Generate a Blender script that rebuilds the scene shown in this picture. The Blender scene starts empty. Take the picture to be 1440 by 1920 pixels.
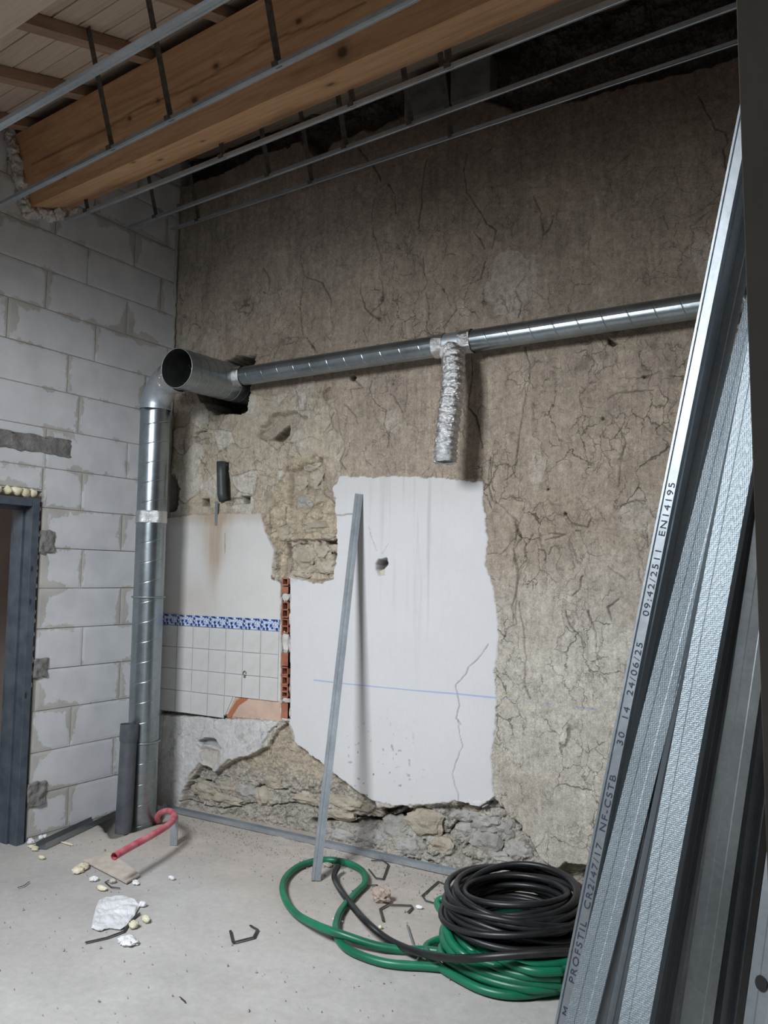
import bpy, bmesh, math, random
import numpy as np
from mathutils import Matrix, Vector, noise as mnoise

sc = bpy.context.scene
COL = sc.collection
random.seed(7)

# ------------------------------------------------------------------ camera
F = 1500.0; CH = 1.62
pitch = math.atan(120/1500.); roll = .014; head = math.radians(180-59.2)
fw = np.array([math.cos(head)*math.cos(pitch), math.sin(head)*math.cos(pitch), math.sin(pitch)])
_r0 = np.array([math.sin(head), -math.cos(head), 0]); _u0 = np.cross(_r0, fw)
rt = math.cos(roll)*_r0+math.sin(roll)*_u0; up = -math.sin(roll)*_r0+math.cos(roll)*_u0
CAM = np.array([0, 0, CH])
cd = bpy.data.cameras.new('camera'); cam = bpy.data.objects.new('camera', cd); COL.objects.link(cam)
cd.sensor_fit = 'HORIZONTAL'; cd.sensor_width = 36.0; cd.lens = 36.0*F/1440
cd.clip_start = .02
cam.matrix_world = Matrix(((rt[0], up[0], -fw[0], 0), (rt[1], up[1], -fw[1], 0), (rt[2], up[2], -fw[2], CH), (0, 0, 0, 1)))
sc.camera = cam

# ------------------------------------------------------------------ world, light, exposure
w = bpy.data.worlds.new('world'); sc.world = w; w.use_nodes = True
w.node_tree.nodes['Background'].inputs[0].default_value = (.62, .72, .85, 1)
w.node_tree.nodes['Background'].inputs[1].default_value = .35
vs = sc.view_settings
vs.view_transform = 'Standard'; vs.look = 'None'; vs.gamma = 1; vs.use_curve_mapping = False
vs.exposure = 0.0
sc.cycles.use_denoising = True
sc.cycles.max_bounces = 7; sc.cycles.diffuse_bounces = 4; sc.cycles.adaptive_threshold = .02

# the sloping roof: frame with origin on the left wall, e1 along the purlins, e2 up the slope
PHI = math.radians(17); _a = math.radians(-4.4)
P0 = np.array([-4.30, 4.04, 4.10])
e1 = np.array([math.cos(_a), math.sin(_a), 0]); _h = np.array([-math.sin(_a), math.cos(_a), 0])
e2 = _h*math.cos(PHI)+np.array([0, 0, math.sin(PHI)]); en = np.cross(e1, e2)
def RP(u, v, k): return P0+e1*u+e2*v+en*k

def area(name, loc, axis, sx, sy, power, col, xdir=None):
    d = bpy.data.lights.new(name, 'AREA'); d.shape = 'RECTANGLE'; d.size = sx; d.size_y = sy
    d.energy = power; d.color = col
    o = bpy.data.objects.new(name, d); COL.objects.link(o)
    z = -Vector(axis).normalized(); x = Vector(xdir if xdir is not None else (1, 0, 0)); x = (x-z*x.dot(z)).normalized(); y = z.cross(x)
    o.matrix_world = Matrix(((x[0], y[0], z[0], loc[0]), (x[1], y[1], z[1], loc[1]), (x[2], y[2], z[2], loc[2]), (0, 0, 0, 1)))
    return o
SKY = RP(2.25, -3.95, .44)
sky_l = area('skylight_daylight', SKY, (.05, .76, -.64), .95, 1.1, 108, (.90, .955, 1.0), (1, 0, 0)); sky_l.data.spread = math.radians(120)
area('added_rear_fill', (1.0, -2.9, 1.15), (-.35, 1, .42), 1.8, 2.0, 20, (.85, .93, 1.0))  # added fill lamp aimed up at the ceiling; the rear wall has no window
area('added_hall_fill', (-5.3, 1.6, 2.2), (0, .8, -.5), .6, .6, 7, (1.0, .92, .86))  # added fill lamp for the hall beyond the door, source unseen

# ------------------------------------------------------------------ tools
def ray(px, py): return fw+rt*(px-720)/F-up*(py-960)/F
def onz(px, py, z=0.0):
    d = ray(px, py); return CAM+d*((z-CAM[2])/d[2])
def ony(px, py, y):
    d = ray(px, py); return CAM+d*(y/d[1])
def atd(px, py, dep): return CAM+ray(px, py)*dep
YW = 4.18
def W(px, py):
    p = ony(px, py, YW); return (p[0], p[2])
def link(o, parent=None):
    COL.objects.link(o)
    if parent is not None: o.parent = parent
    return o
def mesh(name, V, Fc, mat, smooth=False):
    me = bpy.data.meshes.new(name)
    me.from_pydata([tuple(map(float, v)) for v in V], [], [tuple(f) for f in Fc])
    if mat: me.materials.append(mat)
    if smooth: me.polygons.foreach_set('use_smooth', [True]*len(me.polygons))
    me.update(); return me
def obj(name, me, parent=None, **kw):
    o = bpy.data.objects.new(name, me); link(o, parent)
    for k, v in kw.items(): o[k] = v
    return o
def empty(name, loc, label, cat, group=None):
    o = bpy.data.objects.new(name, None); o.location = loc; COL.objects.link(o); o.empty_display_size = .05
    o['label'] = label; o['category'] = cat
    if group: o['group'] = group
    return o
def tag(o, label, cat, group=None):
    o['label'] = label; o['category'] = cat
    if group: o['group'] = group
    return o
def rel(parent, V):
    l = np.array(parent.location); return [np.array(v)-l for v in V]
class MB:
    def __init__(s): s.V = []; s.F = []
    def add(s, V, Fc):
        b = len(s.V); s.V += [np.array(v, float) for v in V]; s.F += [tuple(i+b for i in f) for f in Fc]; return s
    def box(s, c, sx, sy, sz, R=None):
        V = []
        for i in (-1, 1):
            for j in (-1, 1):
                for k in (-1, 1):
                    v = np.array([i*sx/2, j*sy/2, k*sz/2])
                    if R is not None: v = R[0]*v[0]+R[1]*v[1]+R[2]*v[2]
                    V.append(np.array(c)+v)
        return s.add(V, [(0, 1, 3, 2), (4, 6, 7, 5), (0, 4, 5, 1), (2, 3, 7, 6), (0, 2, 6, 4), (1, 5, 7, 3)])
    def build(s, name, mat, parent=None, smooth=False, bevel=0, **kw):
        V = s.V if parent is None or parent.type != 'EMPTY' else rel(parent, s.V)
        o = obj(name, mesh(name, V, s.F, mat, smooth), parent, **kw)
        if bevel:
            m = o.modifiers.new('bevel', 'BEVEL'); m.width = bevel; m.segments = 2; m.limit_method = 'ANGLE'
        return o
def unit(v): v = np.array(v, float); return v/np.linalg.norm(v)
def catmull(P, n=8, closed=False):
    P = [np.array(p, float) for p in P]; out = []
    N = len(P)
    if not closed: Q = [2*P[0]-P[1]]+P+[2*P[-1]-P[-2]]; rng = range(1, N)
    else: Q = [P[-1]]+P+[P[0], P[1]]; rng = range(1, N+1)
    for i in rng:
        a, b, c, d = Q[i-1], Q[i], Q[i+1], Q[i+2]
        for j in range(n):
            t = j/n
            out.append(.5*((2*b)+(-a+c)*t+(2*a-5*b+4*c-d)*t*t+(-a+3*b-3*c+d)*t**3))
    if not closed: out.append(Q[-2])
    return out
def tube(P, r, n=10, caps=True, rfun=None):
    P = [np.array(p, float) for p in P]; V = []; Fc = []
    T = [unit(P[min(i+1, len(P)-1)]-P[max(i-1, 0)]) for i in range(len(P))]
    ref = np.array([0, 0, 1.]) if abs(T[0][2]) < .9 else np.array([1., 0, 0])
    N = unit(np.cross(T[0], ref))
    for i, p in enumerate(P):
        N = unit(N-T[i]*np.dot(N, T[i])); B = np.cross(T[i], N)
        for j in range(n):
            a = 2*math.pi*j/n; rr = r if rfun is None else rfun(i, j)
            V.append(p+(N*math.cos(a)+B*math.sin(a))*rr)
    for i in range(len(P)-1):
        for j in range(n):
            Fc.append((i*n+j, i*n+(j+1) % n, (i+1)*n+(j+1) % n, (i+1)*n+j))
    if caps:
        Fc.append(tuple(reversed(range(n)))); Fc.append(tuple((len(P)-1)*n+j for j in range(n)))
    return V, Fc
def prism(sec, A, B, xd, yd, closed=True, caps=True):
    A = np.array(A); B = np.array(B); n = len(sec)
    V = [A+xd*s[0]+yd*s[1] for s in sec]+[B+xd*s[0]+yd*s[1] for s in sec]
    Fc = [(i, (i+1) % n, n+(i+1) % n, n+i) for i in range(n if closed else n-1)]
    if caps and closed: Fc += [tuple(reversed(range(n))), tuple(range(n, 2*n))]
    return V, Fc
def offset_open(sec, t):
    """thicken an open 2D polyline into a closed thin section"""
    s = [np.array(p, float) for p in sec]; L = []; R = []
    for i, p in enumerate(s):
        d0 = unit(s[i]-s[i-1]) if i else unit(s[1]-s[0]); d1 = unit(s[i+1]-s[i]) if i < len(s)-1 else d0
        n0 = np.array([-d0[1], d0[0]]); n1 = np.array([-d1[1], d1[0]]); m = n0+n1; m = m/max(.3, np.dot(m, m)/2)/1.0
        L.append(p); R.append(p+m*t)
    return [tuple(x) for x in L]+[tuple(x) for x in reversed(R)]
def lump(mb, c, rad, seed, sub=2, amp=.25, freq=2.2, R=None):
    bm = bmesh.new(); bmesh.ops.create_icosphere(bm, subdivisions=sub, radius=1)
    V = []
    for v in bm.verts:
        q = v.co.normalized()
        k = 1+amp*mnoise.noise(q*freq+Vector((seed*3.1, seed*1.7, seed*.9)))+amp*.5*mnoise.noise(q*freq*2.3+Vector((seed, 5, 1)))
        p = np.array([q.x*rad[0], q.y*rad[1], q.z*rad[2]])*k
        if R is not None: p = R[0]*p[0]+R[1]*p[1]+R[2]*p[2]
        V.append(np.array(c)+p)
    Fc = [tuple(x.index for x in f.verts) for f in bm.faces]; bm.free()
    mb.add(V, Fc); return mb

# ------------------------------------------------------------------ materials
def mat(name): 
    m = bpy.data.materials.new(name); m.use_nodes = True; nt = m.node_tree
    return m, nt, nt.nodes['Principled BSDF']
def nn(nt, t, **kw):
    n = nt.nodes.new(t)
    for k, v in kw.items(): setattr(n, k, v)
    return n
def noise_node(nt, scale, detail=4, rough=.55, coord='Object', stretch=None, dist=0):
    tc = nn(nt, 'ShaderNodeTexCoord'); src = tc.outputs[coord]
    if coord == 'World':
        pass
    if stretch:
        mp = nn(nt, 'ShaderNodeMapping'); mp.inputs['Scale'].default_value = stretch
        nt.links.new(src, mp.inputs[0]); src = mp.outputs[0]
    n = nn(nt, 'ShaderNodeTexNoise'); n.inputs['Scale'].default_value = scale; n.inputs['Detail'].default_value = detail
    n.inputs['Roughness'].default_value = rough; n.inputs['Distortion'].default_value = dist
    nt.links.new(src, n.inputs['Vector']); return n
def ramp(nt, src, stops):
    r = nn(nt, 'ShaderNodeValToRGB'); el = r.color_ramp.elements
    while len(el) < len(stops): el.new(.5)
    for e, (p, c) in zip(el, stops): e.position = p; e.color = (c[0], c[1], c[2], 1)
    nt.links.new(src, r.inputs[0]); return r
def bump(nt, b, src, strength, dist=.01, prev=None):
    n = nn(nt, 'ShaderNodeBump'); n.inputs['Strength'].default_value = strength; n.inputs['Distance'].default_value = dist
    nt.links.new(src, n.inputs['Height'])
    if prev is not None: nt.links.new(prev.outputs[0], n.inputs['Normal'])
    nt.links.new(n.outputs[0], b.inputs['Normal']); return n
def mix(nt, fac, a, b, mode='MIX'):
    m = nn(nt, 'ShaderNodeMix', data_type='RGBA', blend_type=mode)
    for sock, v in ((m.inputs[0], fac), (m.inputs[6], a), (m.inputs[7], b)):
        if hasattr(v, 'is_output'): nt.links.new(v, sock)
        elif isinstance(v, (int, float)): sock.default_value = v
        else: sock.default_value = (v[0], v[1], v[2], 1)
    return m.outputs[2]
def simple(name, c1, c2, scale=8, rough=.85, metallic=0, bs=.3, bscale=60, bd=.004, stretch=None, stops=(.35, .65), spec=None):
    m, nt, b = mat(name)
    n = noise_node(nt, scale, 5, .6, stretch=stretch)
    r = ramp(nt, n.outputs[0], [(stops[0], c1), (stops[1], c2)])
    nt.links.new(r.outputs[0], b.inputs['Base Color'])
    b.inputs['Roughness'].default_value = rough; b.inputs['Metallic'].default_value = metallic
    if spec is not None: b.inputs['Specular IOR Level'].default_value = spec
    if bs:
        n2 = noise_node(nt, bscale, 4, .6, stretch=stretch); bump(nt, b, n2.outputs[0], bs, bd)
    return m
def galv(name, c1, c2, rough, spangle=90, bs=.05, knurl=False):
    m, nt, b = mat(name)
    tc = nn(nt, 'ShaderNodeTexCoord'); v = nn(nt, 'ShaderNodeTexVoronoi'); v.inputs['Scale'].default_value = spangle
    nt.links.new(tc.outputs['Object'], v.inputs['Vector'])
    n = noise_node(nt, 3.5, 5, .65)
    base = mix(nt, .35, ramp(nt, n.outputs[0], [(.35, c1), (.65, c2)]).outputs[0], ramp(nt, v.outputs['Color'], [(0, c1), (1, c2)]).outputs[0])
    nt.links.new(base, b.inputs['Base Color']); b.inputs['Metallic'].default_value = .80
    rr = nn(nt, 'ShaderNodeMapRange'); rr.inputs[3].default_value = rough-.07; rr.inputs[4].default_value = rough+.12
    nt.links.new(n.outputs[0], rr.inputs[0]); nt.links.new(rr.outputs[0], b.inputs['Roughness'])
    if bs:
        n2 = noise_node(nt, 25, 3, .6); pb = bump(nt, b, n2.outputs[0], bs, .01)
    if knurl:
        v2 = nn(nt, 'ShaderNodeTexVoronoi'); v2.inputs['Scale'].default_value = 330; v2.inputs['Randomness'].default_value = .35
        nt.links.new(tc.outputs['Object'], v2.inputs['Vector']); bump(nt, b, v2.outputs['Distance'], .55, .0015, pb)
        b.inputs['Metallic'].default_value = .55
    return m
M = {}
M['galv'] = galv('galvanised_steel', (.38, .42, .46), (.56, .61, .65), .42)
M['duct'] = galv('duct_steel', (.26, .30, .32), (.40, .45, .48), .30, 60, .03)
for l_ in M['duct'].node_tree.nodes:
    if l_.type == 'BSDF_PRINCIPLED': l_.inputs['Metallic'].default_value = .93
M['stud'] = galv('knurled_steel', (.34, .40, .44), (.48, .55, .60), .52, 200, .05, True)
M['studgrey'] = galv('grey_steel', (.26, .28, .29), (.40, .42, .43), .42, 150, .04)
M['darksteel'] = simple('dark_strap_steel', (.07, .062, .055), (.15, .14, .125), 30, .6, .3, .3)
M['foil'], nt, b = mat('foil_tape'); b.inputs['Base Color'].default_value = (.78, .79, .8, 1); b.inputs['Metallic'].default_value = 1; b.inputs['Roughness'].default_value = .22
n_ = noise_node(nt, 60, 4, .7, dist=2.5); bump(nt, b, n_.outputs[0], .5, .012)
M['darkhole'] = simple('shade_black', (.012, .012, .012), (.03, .03, .03), 8, .9)  # near-black colour standing in for the shade inside openings
M['wood'] = None
def wood(name, c1, c2, c3, st=(.9, 14, 14), scale=3.0, knots=True, rough=.7):
    m, nt, b = mat(name)
    n = noise_node(nt, scale, 6, .65, stretch=st, dist=.6)
    n2 = noise_node(nt, .9, 3, .5)
    r = ramp(nt, n.outputs[0], [(.3, c1), (.5, c2), (.72, c3)])
    c = mix(nt, ramp(nt, n2.outputs[0], [(.4, (0, 0, 0)), (.7, (.45, .45, .45))]).outputs[0], r.outputs[0], c1)
    if knots:
        tc = nn(nt, 'ShaderNodeTexCoord'); mp = nn(nt, 'ShaderNodeMapping'); mp.inputs['Scale'].default_value = (1.0, 2.6, 2.6)
        nt.links.new(tc.outputs['Object'], mp.inputs[0]); v = nn(nt, 'ShaderNodeTexVoronoi'); v.inputs['Scale'].default_value = 2.6
        nt.links.new(mp.outputs[0], v.inputs['Vector'])
        k = ramp(nt, v.outputs['Distance'], [(.03, (1, 1, 1)), (.085, (0, 0, 0))])
        c = mix(nt, k.outputs[0], c, tuple(x*.28 for x in c1))
    nt.links.new(c, b.inputs['Base Color']); b.inputs['Roughness'].default_value = rough
    bump(nt, b, n.outputs[0], .25, .004); return m
M['beam'] = wood('spruce_beam', (.48, .25, .125), (.62, .36, .19), (.70, .47, .28), knots=False)
nt = M['beam'].node_tree; b = nt.nodes['Principled BSDF']; at = nn(nt, 'ShaderNodeAttribute', attribute_name='tint'); src = b.inputs['Base Color'].links[0].from_socket
nt.links.new(mix(nt, 1.0, src, at.outputs['Color'], 'MULTIPLY'), b.inputs['Base Color'])
M['rafter'] = wood('rafter_wood', (.27, .17, .11), (.38, .25, .17), (.46, .32, .22), st=(14, .9, 14), knots=False)
M['plank'] = wood('roof_plank', (.48, .37, .28), (.60, .48, .37), (.68, .56, .45), knots=True)
M['foamw'] = simple('white_expanding_foam', (.50, .46, .43), (.75, .70, .66), 18, .8, 0, .5, 60)
M['foamy'] = simple('yellow_expanding_foam', (.62, .55, .36), (.80, .74, .58), 20, .75, 0, .5, 60)
M['foamb'] = simple('white_foam_crumb', (.74, .74, .76), (.86, .86, .88), 25, .8, 0, .5, 90)
M['frame'] = simple('blue_grey_door_frame', (.050, .064, .082), (.085, .105, .13), 10, .5, 0, .1)
M['pvc'] = simple('grey_pvc', (.055, .062, .075), (.10, .11, .125), 9, .42, 0, .1, 80)
M['pvcdark'] = simple('dark_pvc', (.03, .036, .04), (.06, .07, .075), 9, .5, 0, .1, 80)
M['pink'] = simple('dusty_pink_conduit', (.52, .07, .11), (.66, .22, .25), 14, .55, 0, .2, 90)
M['green'] = simple('green_hose', (.004, .115, .058), (.008, .19, .095), 5, .38, 0, .05)
M['black'] = simple('black_hose', (.007, .0075, .009), (.018, .019, .021), 9, .42, 0, .1, 90)
M['clip'] = simple('black_clip', (.02, .02, .022), (.06, .06, .06), 20, .5, 0, .1)
M['cloth'] = simple('white_sheet', (.66, .66, .69), (.78, .78, .81), 10, .45, 0, .3, 25)
M['board'] = simple('dusty_board', (.50, .43, .37), (.60, .54, .48), 20, .9, 0, .3, 90)
M['stone'] = simple('pinkish_stone', (.28, .20, .16), (.52, .42, .35), 12, .95, 0, .8, 40, .01)
M['ochre'] = simple('ochre_stone', (.34, .295, .23), (.50, .445, .36), 9, .95, 0, .9, 45, .012)
M['greyrub'] = simple('grey_mortar_lump', (.26, .245, .225), (.44, .42, .40), 9, .95, 0, .9, 45, .012)
M['brick'] = simple('hollow_red_brick', (.26, .085, .05), (.40, .16, .095), 14, .9, 0, .6, 60)
M['mortar'] = simple('pale_brick_mortar', (.52, .49, .46), (.66, .64, .62), 14, .95, 0, .8, 50, .01)
M['orange'] = simple('orange_render', (.50, .30, .21), (.62, .44, .34), 14, .9, 0, .6, 60)
M['concrete'] = simple('rough_grey_concrete', (.15, .145, .14), (.27, .26, .25), 12, .95, 0, .9, 40, .01)
M['upblock'] = simple('old_grey_block', (.12, .12, .115), (.2, .2, .19), 8, .95, 0, .7, 50)
M['upright'] = simple('shaded_steel', (.10, .088, .072), (.14, .124, .10), 3, .6, .2, .1)  # dark brown base paints in the shade of a side facing away
M['ink'] = simple('blue_black_ink', (.03, .035, .07), (.05, .055, .10), 30, .7, 0, 0)
M['brass'] = simple('tarnished_brass', (.18, .16, .12), (.3, .28, .22), 30, .4, .9, .1)
M['tile'] = simple('glazed_white_tile', (.52, .505, .485), (.65, .65, .645), 3.5, .22, 0, .04, 20)
M['hall'] = simple('pinkish_hall_plaster', (.40, .33, .30), (.48, .41, .38), 2, .9, 0, .1)
# blue floral border tile
m, nt, b = mat('blue_border_tile'); M['blue'] = m
tc = nn(nt, 'ShaderNodeTexCoord')
v = nn(nt, 'ShaderNodeTexVoronoi'); v.inputs['Scale'].default_value = 42; nt.links.new(tc.outputs['Object'], v.inputs['Vector'])
v2 = nn(nt, 'ShaderNodeTexVoronoi', feature='DISTANCE_TO_EDGE'); v2.inputs['Scale'].default_value = 55; nt.links.new(tc.outputs['Object'], v2.inputs['Vector'])
k1 = ramp(nt, v.outputs['Distance'], [(.30, (.02, .05, .22)), (.42, (.16, .27, .55)), (.55, (.60, .66, .78))])
k2 = ramp(nt, v2.outputs['Distance'], [(.03, (.05, .09, .30)), (.10, (1, 1, 1))])
c = mix(nt, .75, k1.outputs[0], k2.outputs[0], 'MULTIPLY'); nt.links.new(c, b.inputs['Base Color']); b.inputs['Roughness'].default_value = .25

# aerated blocks: adhesive smeared over the joints, from the block's own edges
m, nt, b = mat('aerated_block'); M['block'] = m
tc = nn(nt, 'ShaderNodeTexCoord'); geo = nn(nt, 'ShaderNodeNewGeometry')
at = nn(nt, 'ShaderNodeAttribute', attribute_name='edge'); sp = nn(nt, 'ShaderNodeSeparateXYZ'); nt.links.new(at.outputs['Vector'], sp.inputs[0])
n = nn(nt, 'ShaderNodeTexNoise'); n.inputs['Scale'].default_value = 3.2; n.inputs['Detail'].default_value = 6; n.inputs['Roughness'].default_value = .6
nt.links.new(geo.outputs['Position'], n.inputs['Vector'])
def mth(op, a, b_=None, c_=None):
    x = nn(nt, 'ShaderNodeMath', operation=op)
    for i, q in enumerate((a, b_, c_)):
        if q is None: continue
        if hasattr(q, 'is_output'): nt.links.new(q, x.inputs[i])
        else: x.inputs[i].default_value = q
    return x.outputs[0]
n3 = nn(nt, 'ShaderNodeTexNoise'); n3.inputs['Scale'].default_value = 45; n3.inputs['Detail'].default_value = 4; nt.links.new(geo.outputs['Position'], n3.inputs['Vector'])
amt = mth('ADD', mth('MULTIPLY', mth('SUBTRACT', n.outputs[0], .52), .34), mth('MULTIPLY', mth('SUBTRACT', n3.outputs[0], .5), .035))
dv = mth('SUBTRACT', mth('ADD', amt, .028), sp.outputs[0]); dh = mth('SUBTRACT', mth('ADD', amt, .006), sp.outputs[1])
mx = mth('MAXIMUM', dv, dh); msk = nn(nt, 'ShaderNodeMapRange'); msk.inputs[1].default_value = -.004; msk.inputs[2].default_value = .006
nt.links.new(mx, msk.inputs[0])
n2 = nn(nt, 'ShaderNodeTexNoise'); n2.inputs['Scale'].default_value = 6; n2.inputs['Detail'].default_value = 8; nt.links.new(geo.outputs['Position'], n2.inputs['Vector'])
cb = ramp(nt, n2.outputs[0], [(.35, (.57, .58, .60)), (.65, (.65, .66, .68))]).outputs[0]
cs = ramp(nt, n2.outputs[0], [(.35, (.42, .41, .385)), (.65, (.52, .505, .48))]).outputs[0]
cc = mix(nt, msk.outputs[0], cb, cs)
nt.links.new(cc, b.inputs['Base Color']); b.inputs['Roughness'].default_value = .95
nf = nn(nt, 'ShaderNodeTexNoise'); nf.inputs['Scale'].default_value = 160; nf.inputs['Detail'].default_value = 3; nt.links.new(geo.outputs['Position'], nf.inputs['Vector'])
hh = mth('ADD', mth('MULTIPLY', msk.outputs[0], .6), mth('MULTIPLY', nf.outputs[0], .5)); bump(nt, b, hh, .5, .003)
M['adhesive'] = simple('block_adhesive', (.33, .32, .30), (.42, .41, .385), 10, .95, 0, .6)

# old wall: albedo from the mesh attribute, fine grain from noise
def grain_mat(name, bs, s1, s2, lo, hi, bd=.004):
    m, nt, b = mat(name)
    at = nn(nt, 'ShaderNodeAttribute', attribute_name='tint')
    n = noise_node(nt, s1, 8, .7); g = ramp(nt, n.outputs[0], [(.3, (lo,)*3), (.7, (hi,)*3)])
    c = mix(nt, 1.0, at.outputs['Color'], g.outputs[0], 'MULTIPLY')
    nt.links.new(c, b.inputs['Base Color']); b.inputs['Roughness'].default_value = .95; b.inputs['Specular IOR Level'].default_value = .2
    n2 = noise_node(nt, s2, 6, .7); am = nn(nt, 'ShaderNodeMath', operation='MULTIPLY'); nt.links.new(n2.outputs[0], am.inputs[0]); nt.links.new(at.outputs['Alpha'], am.inputs[1])
    bump(nt, b, am.outputs[0], bs, bd); return m
def oldwall_mat():
    m, nt, b = mat('old_mud_and_plaster')
    at = nn(nt, 'ShaderNodeAttribute', attribute_name='tint'); ak = nn(nt, 'ShaderNodeAttribute', attribute_name='crk')
    tc = nn(nt, 'ShaderNodeTexCoord'); L = nt.links.new
    def M_(op, a, b_=None, cl=False):
        x = nn(nt, 'ShaderNodeMath', operation=op); x.use_clamp = cl
        for i, q in enumerate((a, b_)):
            if q is None: continue
            if hasattr(q, 'is_output'): L(q, x.inputs[i])
            else: x.inputs[i].default_value = q
        return x.outputs[0]
    def MR(src, a, b_, c=0, d=1):
        x = nn(nt, 'ShaderNodeMapRange'); L(src, x.inputs[0])
        for i, q in enumerate((a, b_, c, d)): x.inputs[1+i].default_value = q
        return x.outputs[0]
    al = M_('MINIMUM', at.outputs['Alpha'], 1.0)
    g1 = noise_node(nt, 22, 9, .78); g2 = noise_node(nt, 120, 4, .7); g3 = noise_node(nt, 60, 5, .7, stretch=(1, 1, .12))
    gs = M_('ADD', M_('MULTIPLY', M_('SUBTRACT', g1.outputs[0], .5), 2.0), M_('ADD', M_('MULTIPLY', M_('SUBTRACT', g2.outputs[0], .5), 1.5), M_('MULTIPLY', M_('SUBTRACT', g3.outputs[0], .5), .75)))
    gr = M_('ADD', M_('MULTIPLY', gs, M_('MULTIPLY', al, .85)), 1.0)
    c1 = nn(nt, 'ShaderNodeVectorMath', operation='SCALE'); L(at.outputs['Color'], c1.inputs[0]); L(gr, c1.inputs[3])
    # net of fine shrinkage cracks
    w1 = noise_node(nt, 6, 6, .62); sub = nn(nt, 'ShaderNodeVectorMath', operation='SUBTRACT'); L(w1.outputs['Color'], sub.inputs[0]); sub.inputs[1].default_value = (.5, .5, .5)
    ws = nn(nt, 'ShaderNodeVectorMath', operation='SCALE'); L(sub.outputs[0], ws.inputs[0]); ws.inputs[3].default_value = .20
    ad = nn(nt, 'ShaderNodeVectorMath', operation='ADD'); L(tc.outputs['Object'], ad.inputs[0]); L(ws.outputs[0], ad.inputs[1])
    mp = nn(nt, 'ShaderNodeMapping'); mp.inputs['Scale'].default_value = (1, .0, .62); L(ad.outputs[0], mp.inputs[0])
    def net(scale, wd, thr, gsc):
        v = nn(nt, 'ShaderNodeTexVoronoi', feature='DISTANCE_TO_EDGE'); v.inputs['Scale'].default_value = scale; L(mp.outputs[0], v.inputs['Vector'])
        gt = noise_node(nt, gsc, 3, .6); gate = MR(gt.outputs[0], thr, thr+.10)
        wdn = noise_node(nt, 9, 2, .5); ln = MR(M_('DIVIDE', v.outputs['Distance'], MR(wdn.outputs[0], .3, .7, wd*.4, wd*1.5)), .35, 1.0, 1, 0)
        return M_('MULTIPLY', ln, gate)
    ck = M_('MAXIMUM', M_('MULTIPLY', net(5.5, .0095, .47, 2.6), .85), M_('MULTIPLY', net(13, .020, .48, 3.1), .7)); ck = M_('MAXIMUM', ck, M_('MULTIPLY', net(30, .04, .55, 4.3), .35))
    ck = M_('MULTIPLY', ck, ak.outputs['Fac'], True)
    c2 = nn(nt, 'ShaderNodeVectorMath', operation='SCALE'); L(c1.outputs[0], c2.inputs[0]); L(M_('SUBTRACT', 1.0, M_('MULTIPLY', ck, .62)), c2.inputs[3])  # fine cracks darkened in colour, painting in the shade of their depth
    L(c2.outputs[0], b.inputs['Base Color']); b.inputs['Roughness'].default_value = .95; b.inputs['Specular IOR Level'].default_value = .15
    hsum = M_('SUBTRACT', M_('MULTIPLY', M_('ADD', g1.outputs[0], M_('MULTIPLY', g2.outputs[0], .35)), at.outputs['Alpha']), M_('MULTIPLY', ck, .7))
    bump(nt, b, hsum, .9, .008); return m
M['oldwall'] = oldwall_mat()
M['floor'] = grain_mat('dusty_concrete', .35, 26, 110, .90, 1.08)

# ------------------------------------------------------------------ numpy noise
_rs = np.random.RandomState(5)
def vnoise(x, y, seed):
    T = np.random.RandomState(seed).rand(256, 256).astype(np.float32)
    xi = np.floor(x).astype(int); yi = np.floor(y).astype(int); fx = x-xi; fy = y-yi
    fx = fx*fx*(3-2*fx); fy = fy*fy*(3-2*fy)
    a = T[yi & 255, xi & 255]; b = T[yi & 255, (xi+1) & 255]; c = T[(yi+1) & 255, xi & 255]; d = T[(yi+1) & 255, (xi+1) & 255]
    return (a+(b-a)*fx)*(1-fy)+(c+(d-c)*fx)*fy
def fbm(x, y, seed, o=5, g=.55):
    s = 0; a = 1; t = 0
    for i in range(o):
        s = s+a*(vnoise(x*2**i+7*i, y*2**i+3*i, seed+i)-.5); t += a; a *= g
    return s/t*2     # about -1..1
def cells(x, y, seed):
    R = np.random.RandomState(seed); TX = R.rand(128, 128); TY = R.rand(128, 128); TV = R.rand(128, 128)
    xi = np.floor(x).astype(int); yi = np.floor(y).astype(int)
    f1 = np.full(x.shape, 9.); f2 = np.full(x.shape, 9.); val = np.zeros(x.shape)
    for dx in (-1, 0, 1):
        for dy in (-1, 0, 1):
            cx = xi+dx; cy = yi+dy
            d = np.hypot(cx+TX[cy & 127, cx & 127]-x, cy+TY[cy & 127, cx & 127]-y)
            n = d < f1
            f2 = np.where(n, f1, np.minimum(f2, d)); val = np.where(n, TV[cy & 127, cx & 127], val); f1 = np.where(n, d, f1)
    return f1, f2-f1, val
def sdf(X, Z, poly, margin=.25):
    P = np.array(poly); out = np.full(X.shape, 9.0)
    m = (X > P[:, 0].min()-margin) & (X < P[:, 0].max()+margin) & (Z > P[:, 1].min()-margin) & (Z < P[:, 1].max()+margin)
    x = X[m]; z = Z[m]; d = np.full(x.shape, 9.); ins = np.zeros(x.shape, bool)
    for i in range(len(P)):
        a = P[i-1]; b = P[i]; e = b-a; t = np.clip(((x-a[0])*e[0]+(z-a[1])*e[1])/max(1e-9, e@e), 0, 1)
        d = np.minimum(d, np.hypot(x-a[0]-t*e[0], z-a[1]-t*e[1]))
        c = ((a[1] > z) != (b[1] > z)) & (x < (b[0]-a[0])*(z-a[1])/(b[1]-a[1]+1e-12)+a[0]); ins ^= c
    out[m] = np.where(ins, -d, d); return out
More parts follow.
